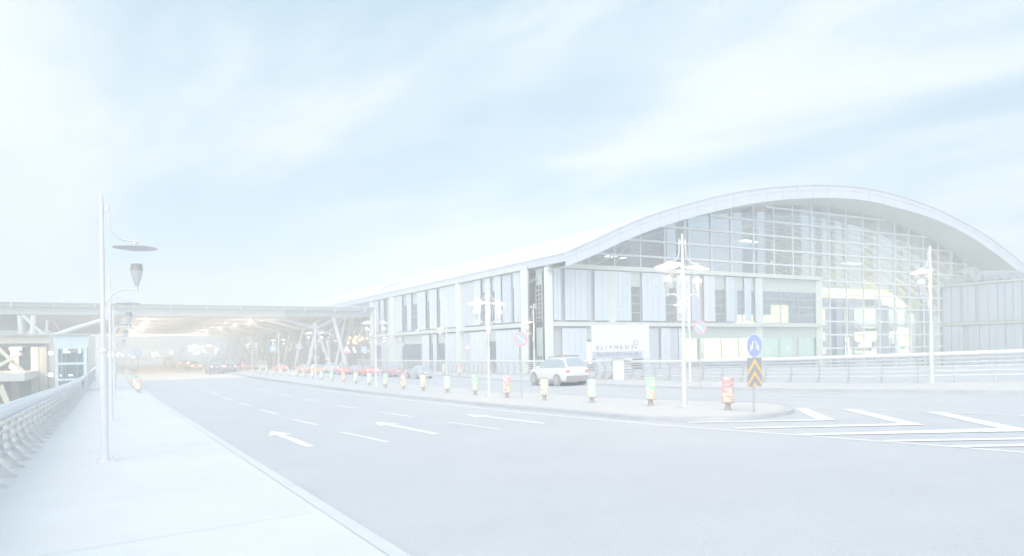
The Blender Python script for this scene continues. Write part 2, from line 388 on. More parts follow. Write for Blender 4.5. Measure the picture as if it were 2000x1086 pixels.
# hatched V markings beyond the island
legs([(1552, 797.5), (1577, 798.2), (1634, 821.8), (1597, 820.5)]); legs([(1345, 826.6), (1340, 824.8), (1597, 819.6), (1634, 821.8)][::-1], .014)
legs([(1645, 799.8), (1674, 800.4), (1808, 830.8), (1762, 829)]); legs([(1435, 838.6), (1433, 836.2), (1762, 827.6), (1808, 830.8)][::-1], .014)
legs([(1804, 804.6), (1842, 805.4), (2026, 843), (1962, 839)]); legs([(1556, 851.8), (1552, 848.6), (1962, 836.8), (2026, 843)][::-1], .014)
legs([(1990, 812), (2040, 814), (2290, 862), (2205, 859)]); legs([(1732, 864), (1725, 860.6), (2000, 855.5), (2205, 853), (2290, 862), (2000, 859.5)][::-1], .014)
legs([(1864, 874.6), (1858, 871), (2000, 867.5), (2200, 863), (2200, 869.5), (2000, 873)][::-1], .014)
# straight-ahead arrows
def arrow(tipp, tail, hl=1.9, hw=.85, sw=.26):
    a, b = G(*tipp), G(*tail); d = (b-a).normalized(); d.z = 0; x = Vector((-d.y, d.x, 0)); Ln = (b-a).length
    P = [a, a+d*hl+x*hw/2, a+d*hl*.86+x*sw/2, a+d*Ln+x*sw/2, a+d*Ln-x*sw/2, a+d*hl*.86-x*sw/2, a+d*hl-x*hw/2]
    P = [flat(p, .007) for p in P]; mb.poly([P[0], P[1], P[2], P[5], P[6]]); mb.poly([P[2], P[3], P[4], P[5]])
    print('arrow', Ln)
arrow((529, 842), (606, 872.5)); arrow((731.5, 824), (852, 848)); arrow((907, 809), (1062, 827))
tag(mb.build('road_markings', m_paint), kind='structure')
# ================================================================ terminal building
m_roof = mat('roof_metal', (.93, .94, .96), .5, .0, var=.03, scale=.15, streak=(1, .2, 1))
m_fasc = mat('fascia_panel', (.70, .74, .82), .5, .2, var=.03, scale=.2)
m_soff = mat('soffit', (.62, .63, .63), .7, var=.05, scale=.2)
m_frame = mat('greenish_frame', (.76, .79, .74), .6, var=.05, scale=.5)
m_clad = mat('perforated_cladding', (.80, .88, .95), .4, .25, var=.06, scale=.4, streak=(2, 2, .3))
m_cladw = mat('pale_cladding', (.86, .88, .94), .45, .2, var=.05, scale=.4, streak=(2, 2, .3))
m_clads = mat('violet_grey_cladding', (.70, .73, .81), .5, .2, var=.06, scale=.4, streak=(2, 2, .3))
m_wing = mat('wing_cladding', (.64, .68, .77), .5, .2, var=.07, scale=.3, streak=(2, 2, .3))
m_dark = mat('recess_dark', (.36, .38, .38), .8, var=.1, scale=.5)
m_green = mat('green_panel', (.60, .70, .67), .4, var=.05, scale=.4)
m_seam = mat('panel_seam', (.58, .58, .62), .6)
m_mull = mat('white_mullion', (.92, .95, 1.0), .45, .1, var=.04, scale=.6)
m_glass = glassmat('curtain_glass', (.78, .88, .94), .14, .02)
m_gdark = glassmat('tinted_glass', (.70, .76, .78), .14, .04)
m_int = mat('interior_wall', (.42, .46, .50), .8, var=.25, scale=.12)
m_intf = mat('interior_floor', (.5, .5, .48), .7, var=.2, scale=.3)
m_ceil = mat('interior_ceiling', (.66, .64, .58), .8, var=.15, scale=.2)
m_cream = mat('cream_steel', (.86, .80, .66), .5, var=.05, scale=.5)
m_litw = mat('lit_shop_wall', (.9, .84, .55), .7, var=.25, scale=.25, emit=LITW, ecol=(1, .82, .36))
m_lamp = mat('strip_light', (1, 1, .95), .5, emit=1.6, ecol=(1, .97, .88))
m_green_lit = mat('lit_green_wall', (.7, .85, .72), .7, var=.3, scale=.3, emit=LITW*.4, ecol=(.95, .98, .66))

T = empty('terminal_building', SG(75, 46.4)); tag(T, 'long airport terminal with arched glass end, curved pale roof and perforated blue cladding', 'building')
TI = T.matrix_basis.inverted() if False else None
def tb(mb_, name, m, parent=None, smooth=False, root=T):
    o3 = root.location.copy(); me_ob = mb_.build(name, m, None, smooth, origin=o3)
    me_ob.location = (0, 0, 0); me_ob.parent = parent or root
    return me_ob
SB, SGL, SF = 75.0, 76.4, 70.5          # box front, glass plane, fascia plane
NL = 45.0                               # long side wall
zT = ON_S(1077, 514, SB).z; zM = ON_S(1077, 633, SB).z; zB = GZ
def nS(px, s=SB):                       # cross coordinate where a pixel column meets a plane at s (taken at mid height)
    return sn(ON_S(px, 640, s))[1]
def sN(px, n=NL): return sn(ON_N(px, 640, n))[0]
# ---- arch curves, in the fascia plane
top_px = [(1104, 493), (1120, 489), (1177, 460), (1230, 434.5), (1282, 415), (1333, 401), (1380, 387.6), (1427, 377), (1470, 370), (1512, 365.5), (1552, 362.5), (1590, 361), (1628, 361.5), (1664, 364), (1699, 368.5), (1731, 375), (1765, 385), (1822, 404), (1856, 421), (1901, 444), (1929, 461), (1962, 486), (2000, 517), (2040, 552), (2085, 592)]
low_px = [(1104, 521), (1135, 512), (1186, 486), (1239, 461), (1295, 441), (1346, 425.6), (1400, 412), (1429, 405), (1470, 397), (1512, 391), (1552, 388), (1590, 386.5), (1628, 386), (1664, 388), (1704, 392.6), (1749, 405), (1785, 414), (1819, 425), (1871, 447), (1917, 475), (1962, 508), (1991, 531), (2030, 566), (2060, 594)]
def prof(P, s=SF): return [(sn(q)[1], q.z) for q in (ON_S(x, y, s) for x, y in P)]
tp, lp = prof(top_px), prof(low_px)
def interp(P, x):
    if x <= P[0][0]: return P[0][1]
    for i in range(len(P)-1):
        if x <= P[i+1][0]: return P[i][1]+(P[i+1][1]-P[i][1])*(x-P[i][0])/(P[i+1][0]-P[i][0])
    return P[-1][1]
n0, n1 = tp[0][0], tp[-1][0]; Kn = 72; ns = [n0+(n1-n0)*i/Kn for i in range(Kn+1)]
# light smoothing of the traced curve
def sm_curve(P):
    z = [interp(P, x) for x in ns]
    for _ in range(5): z = [z[0]]+[(z[i-1]+2*z[i]+z[i+1])/4 for i in range(1, Kn)]+[z[-1]]
    return z
zt_, zl_ = sm_curve(tp), sm_curve(lp)
SEND = 330
ss = [SF+(SEND-SF)*i/30 for i in range(31)]
mb = MB()
for i in range(30):
    mb.strip([SN(ss[i], n_, z) for n_, z in zip(ns, zt_)], [SN(ss[i+1], n_, z) for n_, z in zip(ns, zt_)])
roof = tb(mb, 'roof', m_roof, smooth=True)
mb = MB().strip([SN(SF, n_, z) for n_, z in zip(ns, zt_)], [SN(SF, n_, z) for n_, z in zip(ns, zl_)])
fas = tb(mb, 'fascia', m_fasc, smooth=True)
mb = MB()
for i in range(2, 30, 3): mb.beam(SN(SF+.1, ns[i], zt_[i]+.03), SN(SEND-1, ns[i], zt_[i]+.03), .10, .06)
tb(mb, 'standing_seam', m_fasc, roof)
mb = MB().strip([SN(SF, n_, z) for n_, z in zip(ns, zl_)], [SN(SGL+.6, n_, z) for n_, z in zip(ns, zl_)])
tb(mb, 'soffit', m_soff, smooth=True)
mb = MB(); zmid = [a*.62+b*.38 for a, b in zip(zt_, zl_)]
for i in range(Kn): mb.beam(SN(SF-.02, ns[i], zmid[i]), SN(SF-.02, ns[i+1], zmid[i+1]), .05, .09)
for i in range(1, Kn, 2): mb.beam(SN(SF-.015, ns[i], zt_[i]), SN(SF-.015, ns[i]+.1, zl_[i]), .07, .04)
for i in range(Kn): mb.beam(SN(SF-.05, ns[i], zt_[i]), SN(SF-.05, ns[i+1], zt_[i+1]), .16, .10)
tb(mb, 'fascia_seam', m_seam, fas)
# inner ceiling a little below the roof, with slats and trusses
mb = MB()
zc = [min(a, b)-.9 for a, b in zip(zt_, zl_)]
mb.strip([SN(SGL+1, n_, z) for n_, z in zip(ns, zc)], [SN(150, n_, z) for n_, z in zip(ns, zc)])
tb(mb, 'ceiling', m_ceil, smooth=True)
mb = MB()
for k in range(22):
    s = SGL+3+k*2.2
    for i in range(0, Kn-2, 2): mb.beam(SN(s, ns[i], zc[i]-.25), SN(s, ns[i+2], zc[i+2]-.25), .5, .25)
tb(mb, 'ceiling_slats', m_mull)
def zr(n_): return interp(list(zip(ns, zc)), n_)
for s, shift in ((88, 0),):
    for n_ in (60, 82, 104):
        n_ = n_+shift
        mb = MB(); base = SN(s, n_, ZC+1.6)
        for dn, ds in ((-6, -3), (6, -3), (-4, 5), (4, 5)): mb.tube([base+Vector((0, 0, 3)), SN(s+ds, n_+dn, zr(n_+dn)-.2)], .22, 8)
        mb.tube([SN(s, n_, zB), base+Vector((0, 0, 3))], .42, 10)
        tb(mb, 'roof_strut', m_cream, smooth=True)
mb = MB()
for s in (92, 108):
    for i in range(6, Kn-8, 4): mb.beam(SN(s, ns[i], zc[i]-2.6), SN(s, ns[i+4], zc[i+4]-2.6), .3, .3); mb.beam(SN(s, ns[i], zc[i]-2.6), SN(s, ns[i+2], zc[i+2]-.6), .2, .2); mb.beam(SN(s, ns[i+2], zc[i+2]-.6), SN(s, ns[i+4], zc[i+4]-2.6), .2, .2)
tb(mb, 'roof_truss', m_cream)
mb = MB()
for i, (n_, dz) in enumerate([(62, 3), (71, 2.6), (80, 4), (93, 3), (103, 5), (112, 3), (119, 3.5)]):
    mb.box(SN(88+(i % 3)*7, n_, zr(n_)-dz), (4.2, 1.3, .12), TH+.3*(i % 2))
tb(mb, 'ceiling_light', m_lamp)
# dark central service block and interior back wall, floors
mb = MB().frame(SN(122, 46.5, zB), NN.to_3d()*86, D.to_3d()*.6, (0, 0, 30)); 
mb = MB()
for i in range(Kn): 
    if ns[i] > 47: mb.poly([SN(122, ns[i], zB), SN(122, ns[i+1], zB), SN(122, ns[i+1], max(zB, zc[i+1])), SN(122, ns[i], max(zB, zc[i]))])
tb(mb, 'back_wall', m_int)
mb = MB().frame(SN(88, 76, ZC+5.2), NN.to_3d()*22, D.to_3d()*20, (0, 0, 12)); tb(mb, 'service_block', mat('service_block', (.46, .54, .60), .7, var=.2, scale=.3))
mb = MB().frame(SN(SGL+2, 48, ZC-.2-2.6), NN.to_3d()*80, D.to_3d()*44, (0, 0, .4)); mb.frame(SN(SGL+9, 48, ZC+2.4), NN.to_3d()*80, D.to_3d()*36, (0, 0, .5)); mb.frame(SN(SGL+12, 84, ZC+7.2), NN.to_3d()*44, D.to_3d()*30, (0, 0, 1.2))
tb(mb, 'interior_floor', m_intf)
# dark columns and lit rooms seen low through the glass
def nG(px): return nS(px, SGL)
mb = MB()
for a, b, s in ((1622, 1650, 82), (1722, 1736, 84), (1800, 1815, 86), (1660, 1668, 90)): mb.frame(SN(s, nS(a, s), zB), NN.to_3d()*(nS(b, s)-nS(a, s)), D.to_3d()*1.0, (0, 0, ZC+7-zB))
tb(mb, 'interior_pier', mat('interior_pier', (.36, .36, .40), .7))
def room(pa, pb, ya, yb, s, m, nm='lit_room'):
    A, B = ON_S(pa, (ya+yb)/2, s), ON_S(pb, (ya+yb)/2, s); za = ON_S((pa+pb)/2, yb, s).z; zb2 = ON_S((pa+pb)/2, ya, s).z
    o = Vector((A.x, A.y, za)); mb = MB().frame(o, (B-A).to_2d().to_3d(), D.to_3d()*.4, (0, 0, zb2-za)); return tb(mb, nm, m)
room(1602, 1790, 566, 598, 96, m_litw); room(1604, 1655, 604, 634, 95, m_litw); room(1690, 1780, 640, 690, 99, m_litw); room(1602, 1690, 640, 690, 97, m_litw); room(1655, 1785, 602, 632, 98, m_green_lit); room(1735, 1800, 575, 597, 99, m_litw); room(1700, 1760, 660, 692, 97.5, m_green_lit)
room(1338, 1480, 652, 702, 95, m_litw); room(1480, 1590, 660, 705, 96, m_green_lit); room(1425, 1478, 575, 632, 90, m_litw); room(1490, 1540, 580, 630, 93, m_litw); room(1143, 1158, 668, 712, 84, m_litw)
# a crowd of small coloured shop fittings at the back
rr = random.Random(4)
for i in range(26):
    px = rr.uniform(1605, 1765); y = rr.uniform(668, 690); s = rr.uniform(88, 94)
    c = rr.choice([mat('fitting_white', (.9, .9, .86), .6, emit=1.2), mat('fitting_orange', (.85, .4, .3), .6), mat('fitting_grey', (.3, .34, .36), .6), mat('fitting_green', (.5, .7, .5), .6)])
    p = ON_S(px, y, s); mb = MB().box(p, (rr.uniform(.5, 1.6), .4, rr.uniform(.5, 1.8)), TH); tb(mb, 'shop_fitting', c)
# ---- curtain wall
mull_px = [1149, 1200, 1251, 1299, 1346, 1390, 1429, 1472.5, 1512, 1549, 1585.5, 1620, 1653, 1686, 1717, 1747.5, 1776, 1804, 1833, 1859, 1885, 1909, 1932]
def ztop(n_): return interp(list(zip(ns, zl_)), n_)+.05
for px in mull_px:
    n_ = nG(px); lo = zB if 1600 < px < 1842 else (zT-1 if px <= 1600 else ZC+9.2)
    if ztop(n_) > lo+.3:
        tb(MB().frame(SN(SGL-.22, n_-.09, lo), NN.to_3d()*.18, D.to_3d()*.25, (0, 0, ztop(n_)-lo)), 'mullion', m_mull)
def span(z):                            # where a level lies under the arch
    ok = [n_ for n_ in ns if ztop(n_) > z+.1]; return ok[0], ok[-1]
zk = zM+.68-2.07*6
gr = []
while zk < max(zl_):
    if zk > zB+.2:
        a, b = span(zk); 
        if zk < zT-.3: a, b = nG(1600), nG(1842)
        else: a = max(a, nG(1112)); b = min(b, nG(1955))
        if zk > zT-.3 and zk < ZC+9.2: b = nG(1842)
        if b > a+.5: tb(MB().frame(SN(SGL-.3, a, zk-.13), NN.to_3d()*(b-a), D.to_3d()*.2, (0, 0, .24)), 'transom', m_mull)
    zk += 2.07
mb = MB(); P = [(n_, ztop(n_)) for n_ in ns if n_ > nG(1108) and n_ < nG(1960)]
for i in range(len(P)-1):
    lo = zB if nG(1598) < P[i][0] < nG(1842) else zT-1
    if min(P[i][1], P[i+1][1]) > lo: mb.poly([SN(SGL, P[i][0], lo), SN(SGL, P[i+1][0], lo), SN(SGL, P[i+1][0], P[i+1][1]), SN(SGL, P[i][0], P[i][1])])
tb(mb, 'curtain_wall_glass', m_glass)
# ---- cladding boxes: intervals of pixel columns, per storey.  kinds: c perforated, w pale, s violet-grey, d dark gap, g glass with green head, l open glass
def facade(items, z0, z1, conv, place, depth, storey):
    for a, b, k in items:
        u0, u1 = conv(a), conv(b)
        if k == 'd': continue
        if k in 'cws':
            m = {'c': m_clad, 'w': m_cladw, 's': m_clads}[k]; off = {'c': -.28, 'w': -.34, 's': -.16}[k]
            mb = MB(); o = place(u0, off, z0+.12); e = place(u1, off, z0+.12); mb.frame(o, e-o, depth*.12, (0, 0, z1-z0-.24)); pn = tb(mb, 'cladding_panel', m)
            wd = (e-o).length; k2 = max(1, int(wd/1.1)); mb = MB()
            for i in range(1, k2+1):
                if i == k2 and k2 > 1: break
                q = o+(e-o)*(i/(k2+0.0) if k2 > 1 else .5)-depth*.012; mb.frame(q, (e-o).normalized()*.05, depth*.02, (0, 0, z1-z0-.24))
            # fine horizontal corrugation ribs
            if k == 'c':
                zz = z0+.5
                while zz < z1-.4: mb.frame(o+Vector((0, 0, zz-z0-.12))-depth*.006, e-o, depth*.01, (0, 0, .03)); zz += .45
            tb(mb, 'seam', m_seam, pn)
        else:
            o = place(u0, 0, z0); e = place(u1, 0, z0); w_ = (e-o).length; d1 = (e-o).normalized()
            hd = 1.9 if storey == 2 else 1.5
            mb = MB().frame(o+depth*.05, e-o, depth*.05, (0, 0, z1-z0)) if False else MB()
            mb.frame(o+depth*.06, e-o, depth*.03, (0, 0, z1-z0-hd)); wn = tb(mb, 'window', m_gdark if k == 'g' else m_glass)
            tb(MB().frame(o+depth*.02+Vector((0, 0, z1-z0-hd)), e-o, depth*.1, (0, 0, hd)), 'head_panel', m_green, wn)
            mb = MB(); nv = max(1, round(w_/3.6)) if k == 'l' else 1
            for i in range(nv+1): mb.frame(o+(e-o)*(i/nv)-d1*.05-depth*.01, d1*.1, depth*.08, (0, 0, z1-z0-hd-.002))
            for i in range(1, 4): mb.frame(o+depth*.01+Vector((0, 0, (z1-z0-hd)*i/4)), e-o, depth*.05, (0, 0, .09))
            tb(mb, 'frame', m_seam, wn)
plR = lambda u, off, z: SN(SB+off, u, z); plL = lambda u, off, z: SN(u, NL+off, z)
upR = [(1080, 1094, 'c'), (1102, 1122, 'c'), (1122.5, 1143, 'c'), (1143.5, 1154, 's'), (1160, 1189, 'c'), (1198, 1214, 'c'), (1214.5, 1231, 'c'), (1231.5, 1251, 'g'), (1253, 1272, 'c'), (1272.5, 1298, 'c'), (1298.5, 1319, 'g'), (1320, 1347, 'c'), (1350, 1367, 's'), (1373, 1394, 'w'), (1395, 1416, 'g'), (1416.5, 1431, 'c'), (1431.5, 1439, 's'), (1439.5, 1452, 'l'), (1452.5, 1465, 'c'), (1465.5, 1473, 'l'), (1473.5, 1488, 'c'), (1489, 1594, 'l')]
loR = [(1096, 1120, 'c'), (1120.5, 1143, 'c'), (1143.5, 1158, 'l'), (1160, 1189, 'c'), (1198, 1231, 'w'), (1231.5, 1253, 'g'), (1253.5, 1266, 'c'), (1267, 1284, 's'), (1288, 1305, 'w'), (1305.5, 1322, 's'), (1323, 1336, 'c'), (1337, 1476, 'l'), (1485, 1594, 'l')]
upL = [(731, 741, 's'), (746, 752, 'c'), (759, 768, 's'), (777, 788, 'c'), (789, 798, 'g'), (798.5, 806, 'c'), (807, 818, 'g'), (818.5, 834, 'c'), (835, 842, 'g'), (842.5, 856, 'c'), (857, 863, 'g'), (863.5, 880, 'c'), (880.5, 896, 'c'), (906, 930, 's'), (930.5, 942, 'c'), (942.5, 951, 'g'), (951.5, 961, 'c'), (961.5, 970, 'g'), (970.5, 982, 'c'), (984, 1001, 's'), (1001.5, 1008, 'g'), (1008.5, 1020, 'c')]
loL = [(731, 744, 'g'), (745, 763, 's'), (764, 773, 's'), (780, 787, 'c'), (788, 826, 'g'), (827, 841, 'w'), (841.5, 847, 'g'), (848, 855, 'c'), (856, 869, 'g'), (870, 875, 's'), (876, 896, 'c'), (907, 922, 's'), (923, 940, 'w'), (940.5, 954, 'w'), (954.5, 971, 'g'), (972, 993, 'c'), (993.5, 1017, 'c')]
facade(upR, zM+.35, zT-.55, nS, plR, D.to_3d(), 2); facade(loR, zB, zM-.35, nS, plR, D.to_3d(), 1)
facade(upL, zM+.35, zT-.55, sN, plL, NN.to_3d(), 2); facade(loL, zB, zM-.35, sN, plL, NN.to_3d(), 1)
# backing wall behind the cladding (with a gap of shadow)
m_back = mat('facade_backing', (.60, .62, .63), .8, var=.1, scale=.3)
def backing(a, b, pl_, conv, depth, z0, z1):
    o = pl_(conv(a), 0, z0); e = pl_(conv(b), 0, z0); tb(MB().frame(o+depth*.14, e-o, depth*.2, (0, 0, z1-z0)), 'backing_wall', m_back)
for a, b in ((1080, 1231), (1251.5, 1298), (1319.5, 1394.5), (1416.5, 1439)): backing(a, b, plR, nS, D.to_3d(), zM+.3, zT-.5)
for a, b in ((1080, 1143), (1158.5, 1231), (1253.5, 1336.5)): backing(a, b, plR, nS, D.to_3d(), zB, zM-.3)
tb(MB().frame(SN(86, 48, zB), NN.to_3d()*27, D.to_3d()*.3, (0, 0, zT-zB-.8)), 'room_wall', m_int)
tb(MB().frame(SN(79, 48, zM-.3), NN.to_3d()*45, D.to_3d()*7, (0, 0, .6)), 'floor_slab', m_intf)
tb(MB().frame(SN(SB+.4, nS(1080), zT-.45), NN.to_3d()*(nS(1598)-nS(1080)), D.to_3d()*11, (0, 0, .3)), 'low_roof', m_conc)
o = SN(sN(1025), NL+.5, zB); e = SN(sN(731), NL+.5, zB); tb(MB().frame(o, e-o, NN.to_3d()*.2, (0, 0, zT-zB-.5)), 'side_wall', m_back)
# frame members
def member(p, q, w_, h, nm='frame_beam', m=m_frame): return tb(MB().beam(p, q, w_, h), nm, m)
nR0, nR1 = nS(1069), nS(1600)
for z in (zT-.28, zM): 
    member(SN(SB-.1, nR0, z), SN(SB-.1, nR1, z), 1.0, .52)
    member(SN(sN(1026), NL-.1, z), SN(sN(727), NL-.1, z), 1.0, .52)
for px, w_ in ((1071, .8), (1194.5, .42), (1480, .34), (1598, .55)): member(SN(SB-.12, nS(px), zB), SN(SB-.12, nS(px), zT-.6), w_, 1.0, 'frame_post')
for px, w_ in ((1026, .9), (901, 1.3), (772, 1.5), (729, .8)): member(SN(sN(px), NL-.12, zB), SN(sN(px), NL-.12, zT-.6), 1.0, w_, 'frame_post')
member(SN(SB+5, nR1-.2, zT-.28), SN(SB-.3, nR1-.2, zT-.28), .5, .6)
# recessed corner between the two walls
A, B = SN(sN(1031), NL+1.2, zB), SN(SB+1.2, nS(1069), zB); dd = (B-A); pz = Vector((-dd.y, dd.x, 0)).normalized()
if pz.dot(Vector((0, 1, 0))) < 0: pz = -pz
for z0, z1 in ((zM+.35, zT-.55), (zB, zM-.35)):
    hd = (z1-z0)*.30; mb = MB().frame(Vector((A.x, A.y, z0)), dd, pz*.1, (0, 0, z1-z0-hd)); wn = tb(mb, 'window', m_gdark)
    tb(MB().frame(Vector((A.x, A.y, z1-hd)), dd, pz*.1, (0, 0, hd)), 'head_panel', m_green, wn)
    mb = MB()
    for i in (0, .52, 1): mb.frame(Vector((A.x, A.y, z0))+dd*i-pz*.05, dd.normalized()*.14, pz*.1, (0, 0, z1-z0-hd))
    zz = z0+.5
    while zz < z1-hd-.3: mb.frame(Vector((A.x, A.y, zz))-pz*.03, dd, pz*.05, (0, 0, .08)); zz += .55
    tb(mb, 'louvre', m_seam, wn)
tb(MB().frame(Vector((A.x, A.y, zB))+pz*.8, dd, pz*.2, (0, 0, zT-zB)), 'backing_wall', m_int)
# eave band along the long side, roof end of the eave
o = SN(SF, n0+.05, zt_[0]-1.0)
tb(MB().frame(SN(SF+.02, n0+.02, zt_[0]-.95), D.to_3d()*(sN(727)-SF+60), NN.to_3d()*.3, (0, 0, .93)), 'eave_band', m_fasc)
tb(MB().frame(SN(SF+.02, n0-.06, zt_[0]-.10), D.to_3d()*(sN(727)-SF+60), NN.to_3d()*.08, (0, 0, .1)), 'gutter', m_seam)
tb(MB().frame(SN(SF+.3, NL+.6, zT-.3), D.to_3d()*(sN(727)-SF+50), NN.to_3d()*.3, (0, 0, max(.3, zt_[0]-zT-.1))), 'eave_wall', m_clads)
# eyelid rooflights
def eyelid(pa, pb, rise, ln):
    def hit(px, py):
        r = ray(px, py); best = None; t = 75
        while t < 320:
            p = r*t; s, n_ = sn(p)
            if n_ > n0+.5 and p.z+ZC < interp(list(zip(ns, zt_)), n_): return s, n_
            t += .25
        return None
    A, B = hit(*pa), hit(*pb)
    if not A or not B: print('eyelid miss', A, B); return
    k = 14; rows = []
    for j in range(9):
        v = j/8; row = []
        for i in range(k+1):
            u = i/k; s = A[0]+(B[0]-A[0])*u; n_ = A[1]+(B[1]-A[1])*u+ln*v
            h = rise*math.sin(math.pi*u)*(1-v)**1.3
            row.append(SN(s, n_, interp(list(zip(ns, zt_)), n_)+.03+h))
        rows.append(row)
    mb = MB()
    for j in range(8): mb.strip(rows[j], rows[j+1])
    e = tb(mb, 'rooflight', m_roof, roof, smooth=True)
    base = [SN(A[0]+(B[0]-A[0])*i/k, A[1]+(B[1]-A[1])*i/k, interp(list(zip(ns, zt_)), A[1]+(B[1]-A[1])*i/k)+.03) for i in range(k+1)]
    tb(MB().strip([p-Vector((0, 0, .05)) for p in rows[0]], base), 'rooflight_slot', m_fasc, roof)
eyelid((922, 505), (1010, 485), .75, 7); eyelid((735, 569), (800, 550), .5, 6)
# masts on the roof
for px, y0, y1, s in ((1864, 403, 424, 95), (755, 541, 572, 128)):
    a, b = ON_S(px, y1+4, s), ON_S(px, y0, s); tb(MB().tube([a, Vector((a.x, a.y, b.z))], .06, 6), 'mast', m_seam)
# side of the terminal under the canopy: glass front with lit interior
mb = MB().frame(SN(sN(726)+.5, NL+2, zB), D.to_3d()*190, NN.to_3d()*.2, (0, 0, ZC+8.5-zB)); gf = tb(mb, 'departures_front', mat('departures_glass', (.42, .47, .46), .4, var=.4, scale=.35, streak=(1, 1, .6)))
mb = MB()
for i in range(32): mb.frame(SN(sN(726)+1+i*6, NL+1.9, zB), D.to_3d()*.25, NN.to_3d()*.1, (0, 0, ZC+8.2-zB))
for z in (-.3, 2.4, 5): mb.frame(SN(sN(726)+1, NL+1.86, ZC+z), D.to_3d()*188, NN.to_3d()*.05, (0, 0, .15))
tb(mb, 'window_frame', m_mull, gf)
rr = random.Random(8); mb = MB(); m_ls = mat('lit_panel', (1, .96, .85), .5, emit=1.3, ecol=(1, .94, .8)); m_or = mat('orange_glow', (1, .6, .3), .5, emit=1.2, ecol=(1, .6, .3))
for i in range(90):
    s = sN(726)+1+rr.random()**1.6*180; z = ZC+rr.uniform(-2.0, 4.6); mb.box(SN(s, NL+1.8, z), (.04, rr.uniform(.3, 1.2), rr.uniform(.12, .4)), TH); tb(mb, 'lit_sign', m_ls, gf); mb = MB()
for i in range(9): tb(MB().lathe([(.01, -.35), (.3, -.15), (.34, .1), (.01, .36)], 8, SN(sN(722)+rr.uniform(0, 22), NL+1.0, ZC+rr.uniform(1.2, 3.6))), 'orange_lantern', m_or, gf)

# ================================================================ lower wing at the right edge
Wn = empty('terminal_wing', SG(60, 128)); tag(Wn, 'low blue grey clad wing with silver ducts on its roof at the right end', 'building')
nW = nS(1843, SB+1)
def sW(px): return sn(ON_N(px, 640, nW))[0]
zW = ON_N(1843, 557, nW).z; zWm = ON_N(1843, 634, nW).z
s_a, s_b = sW(1843)+1.0, sW(2000)-26
tb(MB().frame(SN(s_b, nW+.3, zB), D.to_3d()*(s_a-s_b), NN.to_3d()*20, (0, 0, zW-zB-.15)), 'wall', m_back, root=Wn)
rr = random.Random(3); s = s_a-.05
edges = [1843, 1859, 1875, 1881.5, 1892, 1906, 1913, 1932, 1950, 1964, 1981, 1998]
es = [sW(x) for x in edges]
while es[-1] > s_b+2: es.append(es[-1]-rr.uniform(1.0, 1.9))
for row, (z0, z1) in enumerate(((zB, zWm-.2), (zWm+.2, zW-.35))):
    for i in range(len(es)-1):
        if edges[i:i+1] and (edges[i] in ((1906, 1875) if row else (1881.5,))): continue
        off = rr.choice((0, .1, .2)); tb(MB().frame(SN(es[i]-.06, nW-off, z0+.1), D.to_3d()*(es[i+1]-es[i]+.1), NN.to_3d()*.2, (0, 0, z1-z0-.2)), 'cladding_panel', m_wing, root=Wn)
for z in (zWm, zW-.15): tb(MB().frame(SN(s_b, nW-.35, z-.12), D.to_3d()*(s_a-s_b), NN.to_3d()*.6, (0, 0, .26)), 'ledge', m_frame, root=Wn)
m_duct = mat('duct_metal', (.66, .70, .74), .3, .7, var=.1, scale=1)
def duct(P, w_, nm='duct'):
    mb = MB()
    for i in range(len(P)-1): mb.beam(P[i], P[i+1], w_, w_*.8)
    for i in range(len(P)-1):
        q = P[i].lerp(P[i+1], .5); d = (P[i+1]-P[i]).normalized()*.06; mb.beam(q-d, q+d, w_*1.12, w_*.92)
    return tb(mb, nm, m_duct, root=Wn)
def W(px, py, dn=2.0): return ON_N(px, py, nW+dn)
duct([W(1850, 556, 3), W(1868, 547, 3), W(1884, 550, 3)], 1.2); duct([W(1885, 535, 3), W(1897, 525, 3), W(1908, 538, 3), W(1912, 549, 3)], 1.3); duct([W(1860, 532, 5), W(1890, 528, 5)], .7)
for px in (1921, 1938, 1955, 1972, 1990): duct([W(px-8, 545, 3), W(px-5, 536, 3), W(px+4, 533, 3), W(px+9, 540, 3)], 1.0)
duct([W(1905, 547, 6), W(2040, 532, 6)], .8)
# ================================================================ canopy over the road
m_deck = mat('canopy_steel', (.60, .62, .62), .6, var=.05, scale=.3)
m_beamw = mat('canopy_beam', (.80, .79, .78), .6, var=.05, scale=.3)
m_sofw = mat('warm_canopy_soffit', (.86, .80, .72), .7, var=.06, scale=.2)
m_white = mat('white_steel', (.82, .83, .86), .5, var=.03, scale=1)
m_warmw = mat('warm_white_steel', (.88, .84, .76), .5, var=.04, scale=.6)
CN = empty('road_canopy', SG(140, 5)); tag(CN, 'wide flat steel canopy spanning the road on slanting white columns', 'canopy')
def cb(mb_, name, m, parent=None, smooth=False): return tb(mb_, name, m, parent, smooth, root=CN)
Z = lambda h: ZC+h
S0, S1, NA, NB = 137.0, 268.0, -60.0, 46.2
X3, D3 = NN.to_3d(), D.to_3d()
cb(MB().frame(SN(S0, NA, Z(7.75)), X3*(NB-NA), D3*(S1-S0), (0, 0, .55)), 'roof_deck', m_deck)
cb(MB().frame(SN(S0-.5, NA, Z(8.32)), X3*(NB-NA), D3*1.2, (0, 0, .18)), 'front_edge', m_white)
cb(MB().frame(SN(S0+1.2, NA, Z(6.55)), X3*(28.5-NA), D3*.8, (0, 0, 1.18)), 'edge_beam', m_beamw)
cb(MB().frame(SN(S0+1.2, 28.6, Z(6.62)), X3*(NB-28.6), D3*.8, (0, 0, 1.1)), 'edge_beam', m_deck)
n_ = NA+2
while n_ < NB:
    mb = MB().frame(SN(S0-.45, n_, Z(7.5)), X3*.22, D3*.3, (0, 0, .8)); mb.frame(SN(S0-.45, n_, Z(7.45)), X3*.22, D3*1.6, (0, 0, .2)); cb(mb, 'bracket', m_white); n_ += 5.6
mb = MB(); mb2 = MB()
